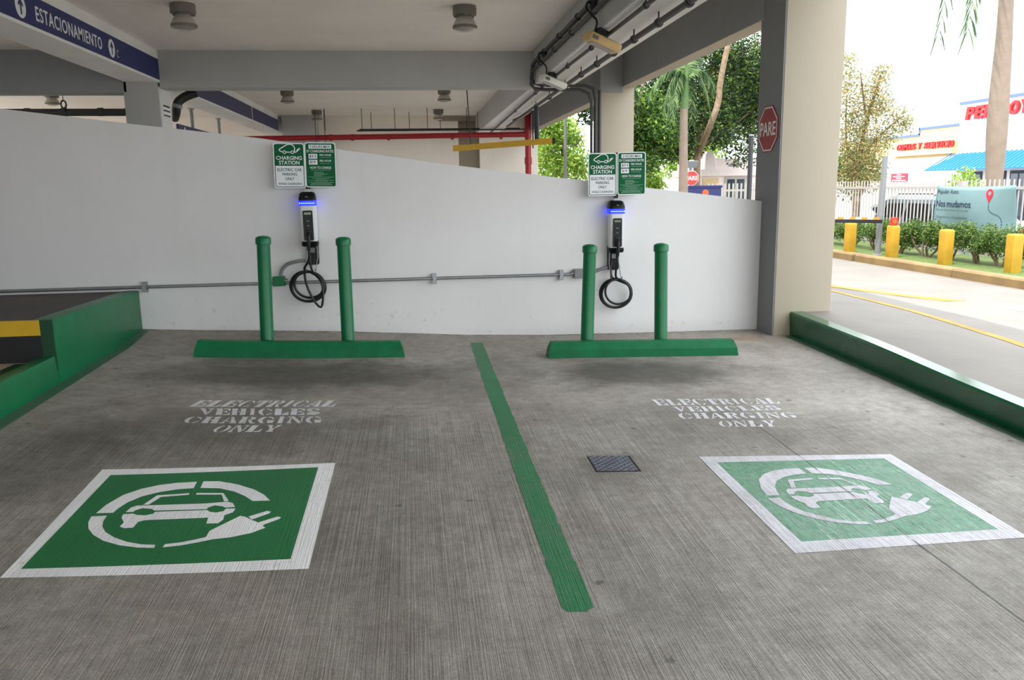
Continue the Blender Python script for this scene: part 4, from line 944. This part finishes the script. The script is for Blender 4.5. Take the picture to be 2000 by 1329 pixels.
# ------------------------------------------------------------------ right-hand roadside
kb = empty('road_kerb', (0, 0, 0), 'faded yellow kerb along the hedge', 'kerb')
for i in range(9):
    y0 = 6+3*i; B().prism([(8.45, -.12), (8.45, .065), (8.475, .09), (8.66, .09), (8.66, -.12)], 1, y0+.006, y0+2.994).build('kerb_block', 'kerb_yellow', kb)
drape([[(4.75, 3.), (4.86, 3.), (5.3, 8.), (5.32, 12), (5.2, 12.), (5.18, 8.)]], .003, gz, .4).build('driveway_line', 'road_yellow', label='yellow line painted along the driveway', cat='floor marking')
drape([[(5.3, 10.6), (5.6, 10.9), (7.0, 9.6), (6.6, 9.5)]], .004, gz, .4).build('driveway_wedge', 'road_yellow', label='yellow wedge marking beside the driveway line', cat='floor marking')
drape([[(6.9, 9.2), (7.2, 9.3), (7.8, 6.5), (7.5, 6.4)]], .004, gz, .4).build('driveway_stripe', 'road_white', label='white stripe worn into the driveway', cat='floor marking')
for i, (x, y, lb) in enumerate(((8.7, 15.57, 'yellow post in the hedge furthest from the camera'), (8.86, 14.35, 'yellow post with an orange reflector on top'), (8.9, 12.85, 'yellow post right of the barrier pole'), (9.05, 11.45, 'yellow post in the hedge nearest the camera'))):
    t = empty('kerb_post', (x, y, .06), lb, 'post', 'yellow posts along the kerb')
    B().box((-.085, -.085, 0), (.085, .085, .575)).build('shaft', 'post_yellow', t, bevel=.012)
    B().loft([[(-.082, -.082, .572), (.082, -.082, .572), (.082, .082, .572), (-.082, .082, .572)], [(-.07, -.07, .595), (.07, -.07, .595), (.07, .07, .595), (-.07, .07, .595)]]).build('cap', 'post_yellow', t)
rl = empty('post_reflector', (8.86, 14.35, .655), 'orange-red reflector standing on the second yellow post', 'reflector')
B().box((-.06, -.03, 0), (.06, .03, .15)).build('case', 'sign_red_bright', rl, bevel=.008); B().cyl((0, -.032, .075), (0, -.03, .075), .04, n=14).build('lens', 'orange_mark', rl)
# hedge shrubs
hy = [17.9, 16.9, 16.0, 15.1, 14.3, 13.6, 12.9, 12.3]
for i, y in enumerate(hy):
    lb = ['leafy hedge shrub furthest along the fence', 'hedge shrub beside the first yellow post', 'hedge shrub behind the barrier arm', 'hedge shrub left of the reflector post', 'hedge shrub right of the reflector post', 'hedge shrub left of the third yellow post', 'hedge shrub right of the third yellow post', 'hedge shrub nearest the camera'][i]
    t = empty('hedge_shrub', (9.5, y, .06), lb, 'shrub', 'clipped hedge shrubs along the fence'); r = random.Random(90+i)
    for k in range(4):
        a = r.uniform(-.3, .3)
        B().tube(curve_pts([(r.uniform(-.05, .05), a*.4, 0), (r.uniform(-.1, .1), a*.8, .18), (r.uniform(-.15, .15), a*1.2, .38)], 3), .02, 6).build('stem', 'bark', t)
    hh = .54 if i < 2 else .64
    bl = [((r.uniform(-.2, .2), r.uniform(-.45, .45), r.uniform(.24, hh-.06)), r.uniform(.1, .17)) for k in range(30)]
    foliage('foliage', bl, 4200, .05, 'leaf_hedge', t, 200+i)
# fence
fc = empty('picket_fence', (10.3, 0, .05), 'white metal picket fence behind the hedge', 'fence')
for z in (.12, 1.27): B().box((-.02, 8, z-.025), (.02, 24, z+.025)).build('rail', 'fence_white', fc)
pk = None; y = 8.06; i = 0
while y < 22.5:
    if i % 22 == 9:
        B().box((-.05, y-.05, 0), (.05, y+.05, 1.4)).build('post', 'fence_white', fc)
    else:
        if pk is None: pk = B().box((-.010, -.010, .04), (.010, .010, 1.42)).build('picket', 'fence_white', fc); pk.location.y = y
        else:
            c = pk.copy(); COL.objects.link(c); c.parent = fc; c.location.y = y
    y += .122; i += 1
# banner (seen from the driveway side)
bn = empty('fence_banner', (10.215, 14.05, .95), 'pale blue cloth banner tied to the fence', 'banner')
def bw(s, v): return -.02 + .025*math.sin(s*7+v*2.5) + .02*math.sin(s*2.3-v*4)
NB, MB_ = 30, 12; b = B(); vs = []
for j in range(MB_+1):
    for i in range(NB+1):
        s = i/NB; v = j/MB_; yy = 1.12-2.2*s; zt = .42-.035*math.sin(math.pi*s); zb = -.36-.06*s-.06*math.sin(math.pi*s)
        yy += -.05*(s > .9)*(1-v)*0; vs.append((bw(s, v), yy, zb+(zt-zb)*v))
fs = [(j*(NB+1)+i, j*(NB+1)+i+1, (j+1)*(NB+1)+i+1, (j+1)*(NB+1)+i) for j in range(MB_) for i in range(NB)]
b.faces(vs, fs); cl_ = b.build('cloth', 'banner_cloth', bn, smooth=True)
sm = cl_.modifiers.new('thickness', 'SOLIDIFY'); sm.thickness = .004
def on_banner(cy_, cz): 
    def f(u, v, d):
        yy = cy_-u; zz = cz+v; s = (1.12-yy)/2.2; zt = .42-.035*math.sin(math.pi*s); zb = -.36-.06*s-.06*math.sin(math.pi*s)
        return Vector((bw(s, (zz-zb)/(zt-zb))-.006-d, yy, zz))
    return f
text_part('lettering', 'Popular Auto.', 'banner_navy', bn, on_banner(.72, .24), .72, .10, -.004, shear=.15)
text_part('lettering', 'Nos', 'banner_navy', bn, on_banner(.93, .01), .29, .13, .008)
text_part('lettering', 'mudamos', 'banner_navy', bn, on_banner(.365, .01), .73, .13, .008)
text_part('lettering', 'Popular Auto Centro de Servicio', 'banner_grey', bn, on_banner(.56, -.065), 1.0, .045, -.004)
text_part('lettering', 'Caparra, Guaynabo', 'banner_grey', bn, on_banner(.57, -.205), .95, .05, .004)
g = on_banner(-.43, 0)
b = B(); cpt = []
pin = [(.0, .1)] + [(.085*math.cos(math.radians(a)), .27+.085*math.sin(math.radians(a))) for a in range(-30, 211, 20)]
b.ngon([g(u, v, .001) for u, v in pin]).build('map_pin', 'pin_red', bn)
b = B(); b.ngon([g(.035*math.cos(a*.5236), .275+.035*math.sin(a*.5236), .002) for a in range(12)]).build('pin_hole', 'banner_cloth', bn)
b = B(); path = curve_pts([(0, .08, 0), (.02, -.02, 0), (.12, -.08, 0), (.25, -.12, 0), (.32, -.2, 0), (.33, -.36, 0)], 6)
for i in range(0, len(path)-1, 2):
    a, c = path[i], path[i+1]; d = (c-a).normalized()*.5; q = Vector((-d.y, d.x, 0))*.018
    b.ngon([g((a+q).x, (a+q).y, .001), g((c+q).x, (c+q).y, .001), g((c-q).x, (c-q).y, .001), g((a-q).x, (a-q).y, .001)])
b.build('dashed_path', 'banner_navy', bn)
t = empty('fence_notice', (10.22, 12.78, .55), 'small red notice on the fence right of the banner', 'notice')
B().box((0, -.1, -.08), (.01, .1, .08)).build('plate', 'pin_red', t); B().box((-.001, -.07, -.02), (0, .07, .03)).build('print', 'print_white', t)
# barrier arm and pole
bp = empty('barrier_pole', (8.88, 14.86, .06), 'leaning grey pole beside the striped barrier arm', 'pole')
B().cyl((0, 0, 0), (.03, 0, 1.87), .055, .05, n=14).build('tube', 'grey_pvc', bp, smooth=True); B().lathe([(.09, 0), (.09, .02), (.06, .03)], 14).build('base_plate', 'grey_pvc', bp)
ba = empty('striped_barrier', (8.86, 14.76, .73), 'orange and grey striped barrier arm over a black rail', 'barrier')
B().loft([[(0, -.03, -.05), (0, .03, -.05), (0, .03, .015), (0, -.03, .015)], [(-3.3, -.03, .05), (-3.3, .03, .05), (-3.3, .03, .115), (-3.3, -.03, .115)]]).build('rail', 'black_steel', ba)
for i in range(26):
    x0, x1 = -.06-.12*i, -.06-.12*(i+1); z = lambda x: .016-.0303*x
    B().loft([[(x0, -.02, z(x0)), (x0, .02, z(x0)), (x0, .02, z(x0)+.045), (x0, -.02, z(x0)+.045)], [(x1, -.02, z(x1)), (x1, .02, z(x1)), (x1, .02, z(x1)+.045), (x1, -.02, z(x1)+.045)]]).build('stripe', 'arm_orange' if i % 2 == 0 else 'arm_grey', ba)

# cars behind the fence
def car(name, loc, prof, wins, m, w, label, wheels, extra=None):
    t = empty(name, loc, label, 'car'); n = len(prof)
    rings = []
    for x, k in ((-w/2, .94), (-w/2+.1, 1.), (w/2-.1, 1.), (w/2, .94)):
        rings.append([(x + (.14 if (x < 0) else -.14)*max(0, (z-.95)/.8), y, .25+(z-.25)*(k if z > 1 else 1)) for y, z in prof])
    B().loft(rings).build('body', m, t, smooth=True, angle=30)
    for wn in wins:
        b = B(); P = [(-w/2-.012 + .14*max(0, (z-.95)/.8), y, .25+(z-.25)*.94 if z > 1 else z) for y, z in wn]
        Q = [(p[0]+.05, p[1], p[2]) for p in P]; b.loft([P, Q]).build('window', 'car_glass', t)
    for y in wheels:
        for s in (-1, 1):
            wh = B().cyl((s*(w/2-.2), y, .33), (s*(w/2+.01), y, .33), .33, n=20).build('wheel', 'tyre', t, smooth=True)
            B().cyl((s*(w/2+.005), y, .33), (s*(w/2+.02), y, .33), .2, n=14).build('hub_cap', 'car_pale', wh)
    return t
van = car('minivan', (14.4, 20.6, -.75), [(-2.4, .35), (-2.42, .8), (-2.3, 1.0), (-1.5, 1.12), (-.8, 1.72), (-.2, 1.8), (1.9, 1.78), (2.2, 1.65), (2.42, 1.0), (2.42, .4)],
    [[(-1.35, 1.15), (-.78, 1.62), (-.25, 1.68), (-.25, 1.15)], [(-.15, 1.15), (-.15, 1.68), (.85, 1.69), (.95, 1.15)], [(1.1, 1.15), (1.0, 1.68), (1.85, 1.66), (2.05, 1.15)]], 'car_silver', 1.8, 'silver-blue minivan parked behind the fence', (-1.45, 1.5))
for s in (-.6, .6): B().tube([(s, -.1, 1.78), (s, 0, 1.85), (s, 1.6, 1.84), (s, 1.7, 1.77)], .02, 6).build('roof_rail', 'dark_metal', van)
car('sedan', (13.9, 25.6, -.75), [(-2.2, .35), (-2.25, .75), (-1.9, .9), (-1.1, .98), (-.5, 1.38), (.1, 1.46), (.9, 1.44), (1.6, 1.05), (2.15, .98), (2.25, .6), (2.2, .35)],
    [[(-.95, 1.0), (-.48, 1.3), (.1, 1.37), (.1, 1.0)], [(.2, 1.0), (.2, 1.36), (.85, 1.34), (1.35, 1.02)]], 'car_pale', 1.75, 'pale sedan whose roof shows left of the minivan', (-1.4, 1.35))
car('sedan', (17.5, 27.5, -.75), [(-2.2, .35), (-2.25, .75), (-1.9, .9), (-1.1, .98), (-.5, 1.38), (.1, 1.46), (.9, 1.44), (1.6, 1.05), (2.15, .98), (2.25, .6), (2.2, .35)],
    [[(-.95, 1.0), (-.48, 1.3), (.1, 1.37), (.1, 1.0)], [(.2, 1.0), (.2, 1.36), (.85, 1.34), (1.35, 1.02)]], 'car_silver', 1.75, 'silver car further back above the minivan', (-1.4, 1.35))

# store ------------------------------------------------------------------------
st = empty('store', (30.3, 0, -.75), 'cream and white tyre store with blue awning and red letters', 'building')
def sb(name, y0, y1, z0, z1, m, dx=0., th=.4, parent=st): return B().box((dx, y0, z0+.75), (dx+th, y1, z1+.75)).build(name, m, parent)
sb('cream_wall', 47.06, 56, -.75, 4.05, 'store_cream', 0, 8); sb('cream_wall', 43.2, 47.06, -.75, 4.42, 'store_cream', 0, 8); sb('white_wall', 30, 43.2, -.75, 5.5, 'store_white', -.15, 8)
sb('roof_trim', 47.0, 56, 4.02, 4.16, 'store_trim', -.05); sb('roof_trim', 43.2, 47.1, 4.38, 4.52, 'store_trim', -.05); sb('roof_trim', 30, 43.3, 5.46, 5.62, 'store_trim', -.2)
sb('roof_trim', 47.0, 47.1, 4.1, 4.5, 'store_trim', -.05)
sb('lower_wall', 43.2, 56, -.75, 2.75, 'store_white', -.12, .3)
sb('sign_shelf', 43.5, 49.4, 2.9, 3.2, 'store_cream', -.35, .4)
def shop_sign(word, y0, y1, z, h, x, dp):
    wid = [.45 if c == 'I' else (.5 if c == ' ' else 1.) for c in word]; tot = sum(wid)+.12*(len(word)-1); u = 0
    for c, w_ in zip(word, wid):
        if c != ' ':
            yc = y0+(y1-y0)*(u+w_/2)/tot; ww = abs(y1-y0)*w_/tot
            text_part('shop_letter', c, 'letter_red', st, lambda p, v, d: Vector((x-d, yc-p-v*.18, z+v)), ww, h, .04, dp)
        u += w_+.12
shop_sign('GOMAS Y SERVICIO', 49.0, 43.55, 4.0, .37, -.14, .1)
shop_sign('PEP BOYS', 42.57, 37.2, 5.36, .68, -.2, .14)
aw = B()
aw.faces([(-1.6, 43.9, 2.75), (-1.6, 30, 2.75), (-.16, 30, 3.6), (-.16, 42.9, 3.6), (-1.6, 43.9, 2.68), (-1.6, 30, 2.68), (-.16, 30, 3.53), (-.16, 42.9, 3.53)], [(0, 1, 2, 3), (7, 6, 5, 4), (0, 4, 5, 1), (3, 2, 6, 7), (0, 3, 7, 4), (1, 5, 6, 2)])
awo = aw.build('awning', 'store_awning', st, label='blue ribbed metal awning')
for i in range(40):
    y = 43.7-.34*i
    if y > 30: B().faces([(-1.6, y, 2.75), (-1.6, y-.05, 2.75), (-.16, y-.05, 3.6), (-.16, y, 3.6), (-1.6, y-.025, 2.81), (-.16, y-.025, 3.66)], [(0, 4, 5, 3), (4, 1, 2, 5), (0, 1, 4), (3, 5, 2)]).build('rib', 'store_awning', awo)
for y0, y1 in ((41.0, 42.5), (39.2, 40.6), (37.6, 38.9), (35.5, 37)):
    w_ = sb('shop_window', y0, y1, -.6, 1.85, 'store_frame', -.2, .1)
    ym = (y0+y1)/2
    for a, c in ((y0+.1, ym-.05), (ym+.05, y1-.1)): B().box((-.215, a, .35), (-.2, c, 2.45)).build('pane', 'store_glass', w_)
rb = empty('red_signboard', (22, 35.45, -.75), 'small red signboard with white print in the car park', 'sign')
B().box((-.03, -.62, 2.13), (.03, .62, 2.52)).build('board', 'pin_red', rb)
for y in (-.5, .5): B().cyl((0, y, 0), (0, y, 2.15), .03, n=8).build('leg', 'grey_pvc', rb)
for z, w_ in ((2.46, .15), (2.38, .45), (2.30, .2), (2.21, .5)): B().box((-.034, -w_, z-.02), (-.03, w_, z+.02)).build('print_line', 'print_white', rb)

# things seen through the opening beyond the parapet ---------------------------
bo = empty('guard_booth', (10.02, 28, -.1), 'pale pink guard booth behind the white fence', 'building')
B().box((0, 0, 0), (4, 3, 1.82)).build('wall', 'booth_pink', bo); B().box((-.05, -.12, 1.82), (4.1, 3.1, 2.05)).build('ledge', 'booth_pink', bo)
B().box((.12, 0, 2.05), (4, 3, 2.42)).build('parapet', 'booth_pink', bo)
B().loft([[(.08, -.1, 2.05), (.48, -.1, 2.05), (.48, .3, 2.05), (.08, .3, 2.05)], [(.12, -.06, 2.5), (.44, -.06, 2.5), (.44, .26, 2.5), (.12, .26, 2.5)], [(.19, 0, 2.66), (.37, 0, 2.66), (.37, .2, 2.66), (.19, .2, 2.66)]]).build('pier', 'booth_pink', bo, smooth=True)
B().box((.98, -.02, 2.14), (1.38, .02, 2.22)).build('vent', 'grey_pvc', bo)
wn = B().box((.85, -.04, .9), (1.65, .02, 1.78)).build('window_frame', 'fence_white', bo)
for a, c in ((.93, 1.2), (1.28, 1.55)): B().box((a, -.05, 1.0), (c, -.035, 1.7)).build('pane', 'window_dark', wn)
B().box((.05, -.03, .2), (.62, .0, 1.75)).build('door_panel', 'store_cream', bo)
wf = empty('white_fence', (0, 24.5, -.1), 'short white picket fence in front of the guard booth', 'fence')
for z in (.35, 1.35): B().box((8.9, -.02, z-.03), (11.6, .02, z+.03)).build('rail', 'fence_white', wf)
pk2 = None
for i in range(20):
    x = 9.0+.13*i
    if pk2 is None: pk2 = B().box((-.025, -.03, .05), (.025, -.01, 1.56)).build('picket', 'fence_white', wf); pk2.location.x = x
    else:
        c = pk2.copy(); COL.objects.link(c); c.parent = wf; c.location.x = x
s2 = empty('stop_sign', (7.6, 22, -.1), 'bright red octagonal stop sign on a pole beside the slender palm', 'sign')
B().cyl((0, .04, 0), (0, .04, 2.0), .03, n=8).build('pole', 'grey_pvc', s2)
B().prism([(x, z+1.725) for x, z in octagon(.195)], 1, -.01, 0).build('plate', 'sign_red_bright', s2)
B().prism([(x, z+1.725) for x, z in octagon(.21)], 1, .0, .006).build('rim', 'print_white', s2)
text_part('lettering', 'PARE', 'print_white', s2, lambda u, v, d: Vector((u, -.0105-d, 1.665+v)), .33, .12, .02)
fl = empty('yard_floodlight', (7.68, 22.3, 2.0), 'small white floodlight above the bright stop sign', 'light')
B().loft([[(-.16, 0, -.1), (.16, 0, -.1), (.16, .15, -.1), (-.16, .15, -.1)], [(-.2, -.05, .08), (.2, -.05, .08), (.2, .15, .1), (-.2, .15, .1)]]).build('head', 'grey_pvc', fl)
B().cyl((0, .08, -2.1), (0, .08, -.05), .025, n=8).build('pole', 'grey_pvc', fl)
bx = empty('blue_container', (7.14, 21, -.1), 'dark blue container with an orange emblem behind the parapet', 'container')
B().box((0, 0, .2), (.93, .6, 1.50)).build('shell', 'blue_band', bx, bevel=.01); B().box((-.02, -.02, 1.46), (.95, .62, 1.52)).build('rim', 'blue_band', bx)
B().prism([(.50+.09*math.cos(a*.5236), 1.33+.09*math.sin(a*.5236)) for a in range(12)], 1, -.006, 0).build('emblem', 'orange_mark', bx)
for x in (.1, .83):
    for y in (.1, .5): B().cyl((x, y, 0), (x, y, .2), .05, n=8).build('foot', 'black_steel', bx)
pl1 = empty('yard_pole', (6.31, 15, -.1), 'grey steel pole just left of the big column', 'pole')
B().cyl((0, 0, 0), (0, 0, 2.44), .045, n=12).build('tube', 'conduit_dark', pl1, smooth=True); B().lathe([(.046, 2.44), (.03, 2.46), (.005, 2.465)], 12).build('cap', 'grey_pvc', pl1)
pl2 = empty('yard_pole', (3.98, 26.9, -.1), 'thin grey pole in front of the lime green tree', 'pole')
B().cyl((.85, -1, 0), (.85, -1, 3.7), .05, n=12).build('tube', 'grey_pvc', pl2, smooth=True); B().lathe([(.051, 3.7), (.03, 3.72), (.005, 3.725)], 12, (.85, -1, 0)).build('cap', 'grey_pvc', pl2)
